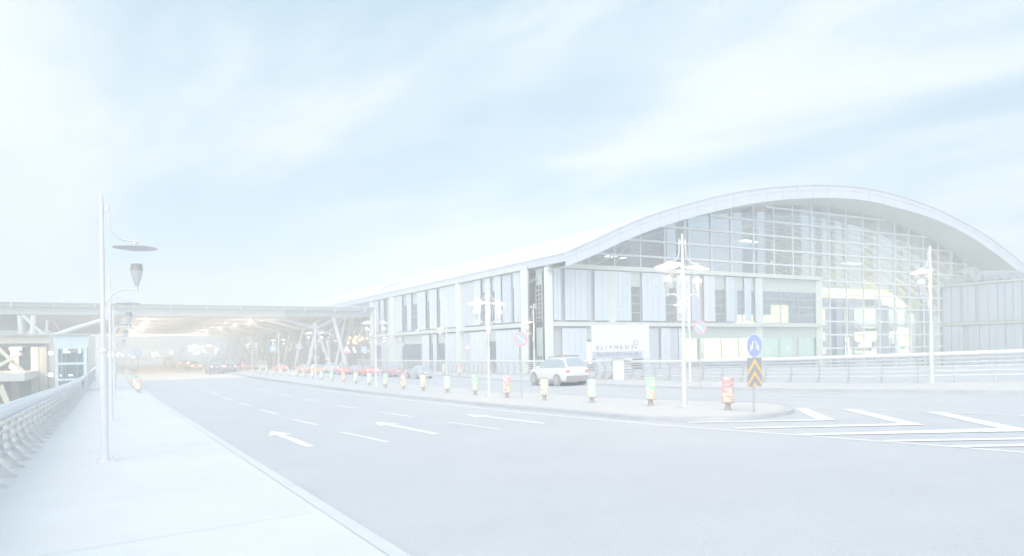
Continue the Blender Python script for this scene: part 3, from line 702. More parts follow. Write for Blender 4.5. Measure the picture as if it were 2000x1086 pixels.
cb(MB().frame(SN(S0+2.4, -13, Z(6.95)), X3*(NB+13), D3*(S1-S0-3), (0, 0, .15)), 'soffit', m_sofw)
k = 0; s = S0+5
while s < S1-2:
    cb(MB().frame(SN(s, -13, Z(6.42)), X3*(43), D3*.5, (0, 0, .5)), 'rib', m_sofw); s += 5.5+k*.35; k += 1
for n_ in (-12.6, 2, 16, 29):
    cb(MB().frame(SN(S0+3, n_, Z(6.3)), D3*(S1-S0-5), X3*.5, (0, 0, .4)), 'long_beam', m_sofw)
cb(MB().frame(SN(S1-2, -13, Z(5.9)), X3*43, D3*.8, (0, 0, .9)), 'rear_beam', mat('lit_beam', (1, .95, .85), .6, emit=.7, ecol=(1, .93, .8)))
# sloping rafters and branching columns on the terminal side
for i, s in enumerate([142, 153, 164, 175, 187, 199, 212, 226, 241, 256]):
    node = SN(s, 35, Z(4.55)); foot = SG(s, 35.2, .1)
    cb(MB().beam(SN(s, 26.5, Z(6.85)), node, .55, .6), 'rafter', m_warmw if i else m_white)
    mb = MB().tube([node, SG(s, 33.2, .1)], [.3, .36], 8); cb(mb, 'column', m_warmw if i else m_white, smooth=True)
    cb(MB().tube([node, SG(s+1.5, 38.2, .1)], [.26, .32], 8), 'column', m_warmw, smooth=True)
    for ds, n2, z2 in ((0, 41.5, 6.9), (5, 39, 6.9), (-4, 38.5, 6.9)): cb(MB().tube([node, SN(s+ds, n2, Z(z2))], .2, 8), 'strut', m_warmw if i else m_white, smooth=True)
    if i > 0: cb(MB().tube([SG(s-6, 41, .1), SN(s-6, 43.5, Z(6.9))], .22, 8), 'column', m_warmw, smooth=True)
def tubeP(pts, r, nm='column', m=m_white, s=None): return cb(MB().tube([ON_S(x, y, s_) for x, y, s_ in pts], r, 10), nm, m, smooth=True)
# the big slanting pair in front, by the end of the blue wall
tubeP([(651, 619, 139), (676, 714, 139)], [.34, .42]); tubeP([(675, 619, 141), (656, 712, 141)], [.2, .26]); tubeP([(640, 660, 143), (644, 712, 143)], [.26, .3])
tubeP([(641, 651, 143), (672, 619, 141)], [.2, .18], 'strut'); tubeP([(641, 651, 143), (616, 640, 142)], [.2, .18], 'strut')
# the group at the left, rising from the lower level
tubeP([(38, 617, 135.5), (45, 700, 135.5), (52, 800, 135.5)], [.33, .36, .38]); tubeP([(65, 616, 135.5), (62, 700, 135.5), (58, 800, 135.5)], [.36, .52, .55])
tubeP([(90, 659, 135.5), (84, 700, 135.5), (78, 800, 135.5)], [.4, .6, .66])
tubeP([(91, 660, 135.5), (44, 616, 135.5)], [.3, .26], 'strut'); tubeP([(91, 660, 135.5), (140, 643, 135.5), (210, 622, 135.5)], [.36, .33, .3], 'strut'); tubeP([(90, 660, 139), (92, 625, 139)], [.24, .2], 'strut'); 
tubeP([(46, 625, 150), (56, 800, 150)], [.24, .3], m=m_warmw); tubeP([(72, 640, 156), (70, 800, 156)], [.24, .3], m=m_warmw); tubeP([(100, 625, 150), (118, 650, 165)], [.2, .2], 'strut', m_warmw)
tubeP([(130, 665, 175), (196, 645, 172)], .2, 'strut', m_warmw)

# ================================================================ left: lift tower, parking building
LT = empty('lift_tower', PT(138, 760, 92)); tag(LT, 'glass lift tower with pale blue head panel behind the left railing', 'lift tower')
def lb(mb_, name, m, parent=None, smooth=False, root=LT): return tb(mb_, name, m, parent, smooth, root=root)
sT = 82.0
def qs(px, py, s=sT): return ON_S(px, py, s)
o = qs(105, 655); e = qs(172, 655); wv = (e-o); wv.z = 0; z1 = o.z; z2 = qs(105, 678).z; bz = GZ; dp = D3*4
m_lglass = glassmat('lift_glass', (.74, .80, .80), .15, .05); m_lpan = mat('lift_panel', (.70, .79, .81), .4, var=.04)
mb = MB().frame(Vector((o.x, o.y, z2)), wv, dp, (0, 0, z1-z2)); lb(mb, 'head_panel', m_lpan)
lb(MB().frame(Vector((o.x, o.y, z1))-wv*.04-D3*.2, wv*1.08, dp*1.1, (0, 0, .15)), 'roof', m_conc)
lb(MB().frame(Vector((o.x, o.y, z2))+wv*.498, wv*.006, -D3*.03, (0, 0, z1-z2)), 'seam', m_seam)
for f in (.02, .86): lb(MB().frame(Vector((o.x, o.y, bz))+wv*f-D3*.1, wv*.10, D3*.5, (0, 0, z2-bz)), 'post', m_lpan)
for f in (.02, .86): lb(MB().frame(Vector((o.x, o.y, bz))+wv*f+dp, wv*.10, D3*.5, (0, 0, z2-bz)), 'post', m_lpan)
for y in (679, 710.5, 742): z = qs(105, y).z; lb(MB().frame(Vector((o.x, o.y, z-.12))+wv*.03-D3*.12, wv*.93, D3*.3, (0, 0, .22)), 'crossbar', m_lpan)
lb(MB().frame(Vector((o.x, o.y, bz))+wv*.1, wv*.78, D3*.05, (0, 0, z2-bz)), 'glass', m_lglass)
lb(MB().frame(Vector((o.x, o.y, bz))+wv*.06, wv*.02, dp, (0, 0, z2-bz)), 'glass', m_lglass)
lb(MB().frame(Vector((o.x, o.y, bz))+wv*.2+D3*3.2, wv*.6, D3*.3, (0, 0, z2-bz-.5)), 'lift_shaft', mat('shaft_dark', (.30, .33, .32), .6, var=.4, scale=1.2))
for f in (.28, .62): lb(MB().frame(Vector((o.x, o.y, bz))+wv*f+D3*1.5, wv*.05, D3*.2, (0, 0, z2-bz-.6)), 'guide_rail', m_white)
for x0, x1, y in ((123, 132, 683.5), (123, 137, 688), (153, 158, 683.5), (153, 158, 688), (134, 142, 733), (117, 120, 733.5)):
    a, b = qs(x0, y, sT+2), qs(x1, y, sT+2); lb(MB().beam(a, Vector((b.x, b.y, a.z)), .2, .18), 'strip_light', m_lamp)
for px in (186, 196): 
    a = ON_S(px, 655, 100); lb(MB().frame(Vector((a.x, a.y, GZ)), X3*.5, D3*.5, (0, 0, a.z-GZ)), 'rear_post', m_beamw)

PB = empty('parking_building', PT(40, 780, 108)); tag(PB, 'open sided concrete parking building with slanting yellow braces at the left edge', 'building')
def pbq(mb_, name, m, parent=None): return tb(mb_, name, m, parent, root=PB)
sP = 96.0
def bar(x0, x1, y0, y1, s, m, nm, dep=6):
    a = ON_S(x0, y1, s); b = ON_S(x1, y1, s); t_ = ON_S(x0, y0, s); v = b-a; v.z = 0
    return pbq(MB().frame(a, v, D3*dep, (0, 0, t_.z-a.z)), nm, m)
bar(-420, 97, 655, 674, sP, m_sofw, 'upper_slab', 26); bar(-420, 97, 652.5, 656, sP-.6, m_conc, 'parapet', .5)
bar(-420, 48, 740, 757, sP-4, m_beamw, 'lower_slab', 30); bar(-420, 90, 674, 682, sP+.6, mat('dim_fascia', (.45, .47, .48), .7), 'fascia_beam', .6)
bar(-420, 96, 676, 800, sP+20, mat('garage_back', (.62, .66, .64), .85, var=.25, scale=.25, streak=(.4, .4, 2.5)), 'rear_wall', .5)
m_yel = mat('yellow_brace', (.88, .80, .64), .6, var=.08, scale=.6)
def brace(a, b, r_, s): return pbq(MB().beam(ON_S(*a, s), ON_S(*b, s), r_, r_), 'brace', m_yel)
brace((-12, 672), (48, 728), .36, sP-1); brace((-60, 745), (42, 690), .32, sP-1.5); brace((0, 752), (26, 815), .5, sP-5); brace((-120, 672), (-50, 740), .36, sP-1)
for x0, x1, y in ((0, 32, 674.5), (18, 42, 681), (95, 103, 690), (94, 103, 732), (18, 25, 716)):
    a, b = ON_S(x0, y, sP+1), ON_S(x1, y, sP+1); pbq(MB().beam(a, Vector((b.x, b.y, a.z)), .25, .35), 'strip_light', m_lamp)
for px in (98, 76, 60, 20): a = ON_S(px, 660, sP+12); pbq(MB().frame(Vector((a.x, a.y, GZ)), X3*.8, D3*.8, (0, 0, a.z-GZ)), 'pillar', m_sofw)

# ================================================================ far end of the road
FB = empty('far_footbridge', SG(395, 10)); tag(FB, 'long low bridge building across the far end of the road', 'bridge')
def fb(mb_, name, m, parent=None): return tb(mb_, name, m, parent, root=FB)
a = ON_S(205, 683, 320); b = ON_S(420, 683, 320); v = (b-a); v.z = 0; zlo = ON_S(205, 690, 320).z
fb(MB().frame(Vector((a.x, a.y, zlo)), v, D3*12, (0, 0, a.z-zlo)), 'deck', m_beamw)
zlo2 = ON_S(205, 705, 320).z
fb(MB().frame(Vector((a.x, a.y, zlo2)), v*.62, D3*2, (0, 0, (a.z-zlo)*.9)), 'parapet', mat('far_grey', (.5, .55, .62), .8, var=.3, scale=.2))
for f in (.05, .22, .4, .58, .78, .95): fb(MB().frame(Vector((a.x, a.y, zlo2-4))+v*f, v*.012, D3*2, (0, 0, a.z-zlo2+3)), 'pier', m_conc)
rr = random.Random(12)
for i in range(24): p = Vector((a.x, a.y, 0))+v*rr.uniform(.02, .6); p.z = rr.uniform(zlo2+1.5, zlo); fb(MB().box(p-D3*.5, (rr.uniform(.6, 1.6), .4, rr.uniform(.4, 1.0)), TH), 'lit_window', m_lamp)
FT = empty('far_terminal_hall', SG(380, 60)); tag(FT, 'distant blue grey hall with curved roof seen under the canopy', 'building')
mb = MB(); a0 = [(356, 690), (366, 676), (380, 665), (400, 660), (425, 658), (470, 660)]
P = [ON_S(x, y, 292) for x, y in a0]; lo = min(p.z for p in P)-14
for i in range(len(P)-1): mb.prism([P[i], P[i+1], Vector((P[i+1].x, P[i+1].y, lo)), Vector((P[i].x, P[i].y, lo))], D3*30)
tb(mb, 'wall', mat('far_blue', (.46, .54, .64), .6, var=.25, scale=.15), root=FT)
rr = random.Random(5)
for i in range(26):
    p = ON_S(rr.uniform(370, 425), rr.uniform(674, 690), 290); tb(MB().box(p, (rr.uniform(.4, 1.1), .3, rr.uniform(.4, 1.2)), TH), 'lit_window', m_lamp, root=FT)
tb(MB().prism([ON_S(403, 676, 288), ON_S(419, 676, 288), ON_S(419, 692, 288), ON_S(403, 692, 288)], D3*1), 'banner', mat('banner_pale', (.85, .8, .78), .7), root=FT)

# ================================================================ railings
m_railL = mat('rail_grey', (.64, .66, .67), .5, .2, var=.1, scale=3)
m_tube = mat('handrail_tube', (.66, .72, .78), .35, .3, var=.04, scale=2)
m_post = mat('rail_post', (.66, .67, .68), .5, .1, var=.1, scale=3)
def fin(mb, p, out, al, h):
    """curved plate post: foot towards the road, belly outwards"""
    P = [(.14, 0), (.22, .3), (.27, .6), (.26, .86), (.17, 1.14), (.03, 1.36), (-.09, 1.36), (.05, 1.1), (.13, .85), (.11, .6), (-.01, .34), (-.30, .02)]
    k = h/1.45
    v = [p+out*u+Vector((0, 0, z*k)) for u, z in P]; t = al*.035
    # two convex halves keep the faces clean
    for i in range(5): 
        q = [v[i], v[i+1], v[10-i] if i < 5 else v[6], v[11-i]]
        mb.prism([x-t/2 for x in q], t)
def railing(name, label, base, hs, spacing, side, tube_r, root_p, mr, mp_, mt, nbars=5):
    """base: ground points along the line; hs: heights; side: outward sign relative to the left normal"""
    Rt = empty(name, root_p); tag(Rt, label, 'railing')
    L_ = [0]
    for i in range(1, len(base)): L_.append(L_[-1]+(base[i]-base[i-1]).length)
    def at(l):
        for i in range(len(base)-1):
            if l <= L_[i+1] or i == len(base)-2:
                t = (l-L_[i])/(L_[i+1]-L_[i]); p = base[i].lerp(base[i+1], t); d = (base[i+1]-base[i]); d.z = 0
                return p, d.normalized(), hs[i]+(hs[i+1]-hs[i])*t
    K = int(L_[-1]/1.2); st = [at(L_[-1]*i/K) for i in range(K+1)]
    def off(a, u, z): 
        p, d, h = a; o = Vector((-d.y, d.x, 0))*side; return p+o*u+Vector((0, 0, z*h/1.45))
    tb(MB().tube([off(a, -.06, 1.45-tube_r*.4) for a in st], tube_r, 12), 'handrail', mt, smooth=True, root=Rt)
    for u, z in [(.10, .34), (.17, .56), (.19, .78), (.15, .99), (.05, 1.18)][:nbars]:
        mb = MB(); q = [off(a, u, z) for a in st]
        mb.tube(q, .045, 6); tb(mb, 'rail_bar', mr, smooth=True, root=Rt)
    l = .3; c = 0; proto = None
    while l < L_[-1] and c < 110:
        p, d, h = at(l); o = Vector((-d.y, d.x, 0))*side
        mb = MB(); fin(mb, p, o, d, h); ob = tb(mb, 'post', mp_, root=Rt)
        mb = MB(); mb.frame(p-o*.34-d*.11+Vector((0, 0, 0)), o*.52, d*.22, (0, 0, .025))
        for a_ in (-.28, .1): mb.lathe([(.025, .02), (.025, .055)], 6, p+o*a_+d*.06)
        tb(mb, 'base_plate', mp_, ob, root=Rt); l += spacing; c += 1
    return Rt
baseL = [SG(s, -2.15, .15) for s in [2, 6, 12, 20, 30, 40, 50, 60, 70, 80, 95, 110, 130, 150]]
railing('left_railing' if False else 'railing', 'grey railing with broad tube handrail and curved fin posts along the left pavement edge', baseL, [1.5]*14, 1.72, 1, .15, SG(20, -2.15, .15), m_railL, m_post, m_tube)
rt_px = [(2330, 664), (2000, 684), (1900, 687.5), (1817, 690.5), (1740, 693), (1655, 695.5), (1580, 698.5), (1500, 701), (1433, 702), (1350, 704.5), (1269, 705), (1208, 705), (1155, 705), (1080, 705), (980, 704.5), (917, 704.5), (860, 704.3)]
hs = []
for p, (x, y) in zip(RB, rt_px): hs.append(PT(x, y, p.y).z-p.z)
baseR = list(RB); s_, n__ = sn(RB[-1]); hs += [hs[-1]]*2; baseR += [SG(s_+14, n__, .15), SG(s_+40, n__, .15)]
railing('railing', 'pale railing with round handrail and curved posts in front of the terminal facade', baseR, hs, 1.7, -1, .10, SG(40, 39, .15), mat('rail_pale', (.74, .75, .77), .4, .1, var=.05), mat('rail_post_pale', (.62, .61, .62), .5, .1, var=.1, scale=3), mat('handrail_white', (.84, .84, .84), .4, .1, var=.03))

# ================================================================ street lamps
m_pole = mat('lamp_pole', (.78, .77, .79), .4, .1, var=.04, scale=2, streak=(2, 2, .4))
m_polew = mat('lamp_pole_white', (.80, .79, .78), .4, .1, var=.04, scale=2, streak=(2, 2, .4))
m_disc = mat('lamp_grey', (.66, .65, .65), .45, .2, var=.05, scale=3)
m_lit = mat('lamp_glow', (1, .9, .75), .5, emit=LAMP_E, ecol=(1, .74, .44))
m_globe = mat('globe_glow', (1, .95, .85), .5, emit=LAMP_E*.5, ecol=(1, .88, .68))
m_globe0 = mat('globe_off', (.45, .45, .45), .4)
def arc(c, r_, a0, a1, k, ax=0):
    return [Vector((c[0]+r_[0]*math.cos(a0+(a1-a0)*i/k), 0, c[1]+r_[1]*math.sin(a0+(a1-a0)*i/k))) for i in range(k+1)]
def make_lamp(name, loc, rz, sides, lit, mp_, tilt=0):
    Lp = empty(name, loc, rz)
    mb = MB(); mb.lathe([(.19, 0), (.19, .03), (.12, .05), (.10, .22), (.095, .3), (.095, 2.86), (.105, 2.87), (.105, 2.93), (.06, 2.97), (.058, 5.95), (.05, 5.97), (.05, 6.98), (.02, 7.0)], 16); mb.build('pole', mp_, Lp, True)
    mb = MB().frame((-.24, -.24, 0), (.48, 0, 0), (0, .48, 0), (0, 0, .03))
    for a in (-.19, .19):
        for b in (-.19, .19): mb.lathe([(.022, .03), (.022, .10), (.012, .13)], 6, (a, b, 0))
    mb.build('base_plate', mp_, Lp)
    for sd_ in sides:
        f = 1 if sd_ > 0 else -1
        fl = lambda P: [Vector((p.x*f, p.y, p.z)) for p in P]
        pts = [Vector((.17, 0, 6.78)), Vector((.17, 0, 6.2))]+[Vector((.17+.55*(1-math.cos(t)), 0, 6.2-.32-.34*math.sin(t)+.0)) for t in [i*math.pi/2/8 for i in range(1, 9)]]
        pts = [Vector((.17, 0, 6.78)), Vector((.17, 0, 6.45)), Vector((.17, 0, 6.3))]+[Vector((.17+.48*(1-math.cos(t)), 0, 6.3-.48*math.sin(t))) for t in [i*math.pi/16 for i in range(1, 9)]]+[Vector((.86, 0, 5.82))]
        am = MB().tube(fl(pts), .024, 8).frame(Vector((.05*f, -.03, 6.55)), (.12*f, 0, 0), (0, .06, 0), (0, 0, .16)); am.tube(fl([Vector((.77, 0, 5.83)), Vector((.77, 0, 5.72))]), .05, 8); am.build('upper_arm', mp_, Lp, True)
        R_ = .54; c = Vector((.77*f, 0, 5.66))
        ds = MB().lathe([(.06, .07), (.2, .06), (.42, .035), (R_, .0), (R_, -.025), (.40, -.05)], 28); dd_ = ds.build('lamp_disc', m_disc if not lit else m_pole, Lp, True); dd_.location = c
        ln = MB().lathe([(.40, -.048), (.38, -.055), (.25, -.07), (.10, -.08), (.01, -.082)], 24).build('lens', m_lit if lit else m_disc, dd_, True)
        if lit: MB().lathe([(.22, .062), (.16, .07), (.08, .078), (.01, .08)], 24).build('upper_lens', m_lit, dd_, True)
        dd_.rotation_euler = (tilt*f, .02*f, 0)
        # lower arm with cup-shaped shade
        pts = [Vector((.09, 0, 3.85)), Vector((.10, 0, 4.05))]+[Vector((.11+.42*(1-math.cos(t)), 0, 4.1+.44*math.sin(t))) for t in [i*math.pi/16 for i in range(1, 9)]]+[Vector((.80, 0, 4.535))]
        la = MB().tube(fl(pts), .025, 8); la.tube(fl([Vector((.80, 0, 4.46)), Vector((.80, 0, 4.66))]), .04, 8); la.frame(Vector((.04*f, -.04, 3.8)), (.1*f, 0, 0), (0, .08, 0), (0, 0, .3)); la.build('lower_arm', mp_, Lp, True)
        cp = MB().lathe([(.04, 4.62), (.075, 4.72), (.15, 5.0), (.155, 5.04)], 18, (.80*f, 0, 0)).build('cup_shade', m_disc, Lp, True)
        if lit: MB().lathe([(.157, 5.04), (.155, 5.12), (.12, 5.21), (.04, 5.24)], 18, (.80*f, 0, 0)).build('globe', m_globe, cp, True)
        else: MB().lathe([(.156, 5.04), (.15, 5.1), (.135, 5.22), (.05, 5.225)], 18, (.80*f, 0, 0)).build('globe', m_globe0, cp, True)
    return Lp
def put(o, px, py, hpx, dz=.15):
    p = G(px, py, dz); o.location = p; o.scale = (1, 1, 1) if not hpx else (hpx*p.y/F/7,)*3; return p
lampL = make_lamp('street_lamp', (0, 0, 0), TH, (1,), False, m_pole)
ll = [(205, 903, 523, 'unlit white street lamp with one arm on the left pavement, nearest the camera'), (217.5, 823, 286, 'unlit white street lamp on the left pavement, just behind the tall near one'), (223.5, 782, 184, 'unlit white street lamp on the left pavement, third one back beside the railing'), (226.5, 759, 128, 'unlit street lamp on the left pavement, farthest one before the canopy')]
for i, (x, y, h, lab) in enumerate(ll):
    o = lampL if i == 0 else copy_tree(lampL); put(o, x, y, h); tag(o, lab, 'street lamp', 'single-arm street lamps on the left pavement')
lampM = make_lamp('street_lamp', (0, 0, 0), TH, (1, -1), True, m_polew, .16)
mm = [(1337, 795, 339, 'lit double-arm lamp on the island between the nearest green and red wrapped bollards'), (955.5, 773, 224, 'lit double-arm street lamp on the island left of the white suv'), (735, 754, 153, 'lit double-arm street lamp on the island in front of the end of the blue facade'), (617, 741, 112, 'lit double-arm street lamp on the island, fourth from its rounded tip'), (545, 734, 86, 'lit double-arm street lamp on the island, fifth from its rounded tip'), (493, 729, 70, 'lit double-arm street lamp on the island, farthest one under the canopy')]
for i, (x, y, h, lab) in enumerate(mm):
    o = lampM if i == 0 else copy_tree(lampM); put(o, x, y, h); tag(o, lab, 'street lamp', 'double-arm street lamps on the island')
lampR = make_lamp('street_lamp', (0, 0, 0), TH, (-1,), True, m_polew, .1)
rl = [(1820, 748, 268, 'lit single-arm street lamp in front of the arched glass wall'), (1348, 746.5, 189, 'lit single-arm street lamp close behind the nearest double-arm lamp'), (1044, 741, 138, 'lit single-arm street lamp carrying a camera cluster behind the white suv'), (873, 735, 116, 'lit single-arm street lamp right of the silver estate car'), (761, 729, 86, 'lit single-arm street lamp before the blue facade, farthest of its row')]
for i, (x, y, h, lab) in enumerate(rl):
    o = lampR if i == 0 else copy_tree(lampR); put(o, x, y, h); tag(o, lab, 'street lamp', 'single-arm street lamps on the far pavement')
    if i == 2: camlamp = o
# camera cluster on top of the third lamp of the far row
cc = MB(); cc.box((0, 0, 7.1), (.5, .12, .08)); cc.box((-.25, .1, 7.22), (.16, .38, .16)); cc.box((.24, -.05, 7.2), (.16, .36, .16)); cc.lathe([(.03, 7.2), (.12, 7.3), (.12, 7.45), (.02, 7.52)], 10, (.05, 0, 0))
cc.tube([Vector((0, 0, 6.9)), Vector((0, 0, 7.3))], .06, 8); cl = cc.build('camera_cluster', m_disc, None, origin=(0, 0, 0)); cl.location = camlamp.location+Vector((0, 0, .0)); cl.scale = camlamp.scale
tag(cl, 'security cameras clustered on top of a lamp pole behind the white suv', 'security camera')

# ================================================================ wrapped bollards
def sleeve_mat(name, c1, c2):
    if name in MATS: return MATS[name]
    m = mat(name, c1, .5, var=.03); t = m.node_tree; b = t.nodes['Principled BSDF']; src = b.inputs['Base Color'].links[0].from_socket
    tcn = t.nodes.new('ShaderNodeTexCoord'); mpn = t.nodes.new('ShaderNodeMapping'); mpn.inputs['Scale'].default_value = (3.2, 3.2, 9); mpn.inputs['Rotation'].default_value = (.35, .35, 0)
    t.links.new(tcn.outputs['Object'], mpn.inputs[0]); n1 = t.nodes.new('ShaderNodeTexNoise'); n1.inputs['Scale'].default_value = 1.6; n1.inputs['Detail'].default_value = 1.5
    t.links.new(mpn.outputs[0], n1.inputs[0]); r1 = t.nodes.new('ShaderNodeValToRGB'); r1.color_ramp.elements[0].position = .55; r1.color_ramp.elements[1].position = .58
    t.links.new(n1.outputs[0], r1.inputs[0]); mx_ = t.nodes.new('ShaderNodeMix'); mx_.data_type = 'RGBA'; t.links.new(r1.outputs[0], mx_.inputs[0]); t.links.new(src, mx_.inputs[6]); mx_.inputs[7].default_value = (.92, .92, .9, 1)
    sp = t.nodes.new('ShaderNodeSeparateXYZ'); t.links.new(tcn.outputs['Object'], sp.inputs[0])
    n2 = t.nodes.new('ShaderNodeTexNoise'); n2.inputs['Scale'].default_value = 5.0; t.links.new(tcn.outputs['Object'], n2.inputs[0])
    # a blotch of second colour low on the sleeve
    lt = t.nodes.new('ShaderNodeMapRange'); lt.inputs[1].default_value = .72; lt.inputs[2].default_value = .62; t.links.new(sp.outputs[2], lt.inputs[0])
    r2 = t.nodes.new('ShaderNodeValToRGB'); r2.color_ramp.elements[0].position = .50; r2.color_ramp.elements[1].position = .53; t.links.new(n2.outputs[0], r2.inputs[0])
    mu = t.nodes.new('ShaderNodeMath'); mu.operation = 'MULTIPLY'; t.links.new(lt.outputs[0], mu.inputs[0]); t.links.new(r2.outputs[0], mu.inputs[1])
    m2 = t.nodes.new('ShaderNodeMix'); m2.data_type = 'RGBA'; t.links.new(mu.outputs[0], m2.inputs[0]); t.links.new(mx_.outputs[2], m2.inputs[6]); m2.inputs[7].default_value = (*c2, 1)
    t.links.new(m2.outputs[2], b.inputs['Base Color']); return m
SL = {'red': sleeve_mat('red_sleeve', (.88, .52, .50), (.92, .88, .55)), 'green': sleeve_mat('green_sleeve', (.55, .80, .58), (.90, .62, .55)), 'blue': sleeve_mat('blue_sleeve', (.66, .78, .86), (.88, .88, .55)), 'yellow': sleeve_mat('yellow_sleeve', (.92, .82, .60), (.6, .64, .6))}
m_bp = mat('bollard_post', (.58, .50, .46), .8, var=.1, scale=4); m_rim = mat('sleeve_rim', (.45, .42, .40), .6)
BOL = {}
def make_bollard(c):
    o = empty('wrapped_bollard', (0, 0, -50)); k = 1
    MB().lathe([(.215, .30), (.225, .31), (.225, 1.20), (.215, 1.21)], 20).build('sleeve', SL[c], o, True)
    MB().lathe([(.23, 1.195), (.232, 1.225), (.20, 1.245), (.02, 1.26)], 20).build('cap', {'red': SL['red'], 'green': SL['green'], 'blue': m_rim, 'yellow': m_rim}[c], o, True)
    MB().lathe([(.235, .275), (.235, .315), (.2, .32)], 20).build('lower_rim', m_rim, o, True)
    mb = MB(); mb.lathe([(.16, 0), (.16, .02), (.11, .025), (.10, .29)], 12); mb.build('post', m_bp, o, True); return o
def bollard(c, x, y, hpx, lab, grp, dz=.15):
    if c not in BOL: BOL[c] = o = make_bollard(c)
    else: o = copy_tree(BOL[c])
    p = G(x, y, dz); k = hpx*p.y/F/1.26; k = max(.8, min(1.25, k)); o.location = p; o.scale = (k, k, k); o.rotation_euler = (0, 0, random.uniform(0, 6)); tag(o, lab, 'bollard', grp)
gM = 'advert-wrapped bollards along the island'
cyc = ['red', 'green', 'blue', 'yellow']
bm_px = [(1422, 801, 64), (1271, 792.5, 56), (1156, 787, 50), (1063.5, 782, 45), (990, 777, 43), (928, 772, 39), (873.5, 767.5, 36), (826.5, 764, 34), (788, 761, 31), (753, 757.5, 28), (721.5, 753.5, 26), (695, 750.5, 24), (671, 747.5, 22), (648.5, 745, 20.5), (628, 742.8, 19.5), (610.5, 741, 18.5), (594.5, 739.2, 17.5), (579.5, 737.6, 17), (564, 736, 16), (549, 734.6, 15), (535, 733.2, 14.5), (521, 732, 14), (508, 730.8, 13.5)]
for i, (x, y, h) in enumerate(bm_px):
    c = cyc[i % 4]
    lab = {0: 'red wrapped bollard with yellow blotch nearest the rounded tip of the island', 1: 'green wrapped bollard on the island left of the nearest tall lamp'}.get(i, '%s wrapped bollard on the island, %s from its rounded tip' % (c, ORD[i]))
    bollard(c, x, y, h, lab, gM)
for i, (x, y, h, c) in enumerate([(897.5, 733.5, 22, 'red'), (867.5, 732, 21, 'green'), (729, 728, 18, 'yellow'), (665.5, 722.5, 15, 'yellow')]):
    bollard(c, x, y, h, ['red wrapped bollard on the far pavement before the triangular sign', 'green wrapped bollard on the far pavement beside the silver estate car', 'yellow wrapped bollard on the far pavement in front of the maroon car', 'yellow wrapped bollard on the far pavement near the white slanting canopy column'][i], 'advert-wrapped bollards on the far pavement')
for i in range(17):
    s = sn(G(289, 767, .15))[0]+i*3.3
    c = ['red', 'green', 'yellow', 'blue'][i % 4]; p = SG(s, NK-.75+i*.0, .15)
    if c not in BOL: continue
    o = copy_tree(BOL[c]); o.location = p; o.scale = (1.05,)*3; o.rotation_euler = (0, 0, random.uniform(0, 6))
    tag(o, ('%s wrapped bollard on the left pavement kerb, ' % c)+('nearest of its row' if i == 0 else '%s back in its row' % ORD[i]), 'bollard', 'bollards along the left kerb')

# ================================================================ signs
m_sblue = mat('sign_blue', (.42, .48, .78), .4, var=.02); m_sred = mat('sign_red', (.85, .48, .52), .4, var=.02); m_swhite = mat('sign_white', (.9, .9, .92), .4, var=.02)
m_spole = mat('sign_pole', (.60, .58, .58), .5, .3, var=.1, scale=3); m_sblk = mat('chevron_black', (.40, .40, .43), .5, var=.04); m_sor = mat('chevron_orange', (.90, .62, .25), .5, var=.04); m_slb = mat('sign_light_blue', (.48, .62, .85), .4, var=.02)
def disc(mb, r_, y, z, k=28, x=0): mb.lathe([(r_, 0), (r_, .006)], k, (x, y, z), 'y'); return mb
def rotbar(mb, cx_, cz, L_, W_, a, y, t=.006):
    c, s = math.cos(a), math.sin(a); X = Vector((c, 0, s))*L_; Zv = Vector((-s, 0, c))*W_; o = Vector((cx_, y, cz))-X/2-Zv/2; mb.frame(o, X, Vector((0, t, 0)), Zv); return mb
def pole(root, h, r_=.035): return MB().tube([(0, .045, 0), (0, .045, h)], r_, 10).lathe([(.1, 0), (.1, .02), (.04, .03)], 10, (0, .045, 0)).build('pole', m_spole, root, True)
def sign_at(px, by, cy, rz=0, dz=.15):
    p = G(px, by, dz); h = (by-cy)*p.y/F; o = empty('road_sign', p, rz); return o, h, p.y/F
def noparking(px, by, cy, dia, rz, lab, dx=0):
    o, h, k = sign_at(px, by, cy, rz); r_ = dia*k/2
    pole(o, h+r_*.7); disc(MB(), r_, 0, h).build('sign_rim', m_sred, o); disc(MB(), r_*.76, -.008, h).build('sign_face', m_slb, o)
    rotbar(MB(), 0, h, r_*1.5, r_*.14, -.72+math.pi*0, -.016).build('slash', m_swhite, o) 
    mb = MB(); rotbar(mb, 0, h, r_*1.56, r_*.22, -.72, -.013); mb.build('slash_edge', m_sred, o); tag(o, lab, 'road sign', 'no-parking signs'); return o
noparking(1019, 778, 662, 28, .25, 'round red-rimmed no-parking sign on the island left of the white suv')
noparking(1369, 755, 640, 26, .1, 'round red-rimmed no-parking sign on the far pavement beside the tallest lit lamp')
noparking(783.5, 731, 673.5, 13, .2, 'small round no-parking sign against the blue facade')
noparking(584, 741, 678, 13, .3, 'small round no-parking sign under the canopy right of the blue crossing sign')
noparking(270, 752, 690, 15, .3, 'round no-parking sign on a thin pole over the left row of bollards')
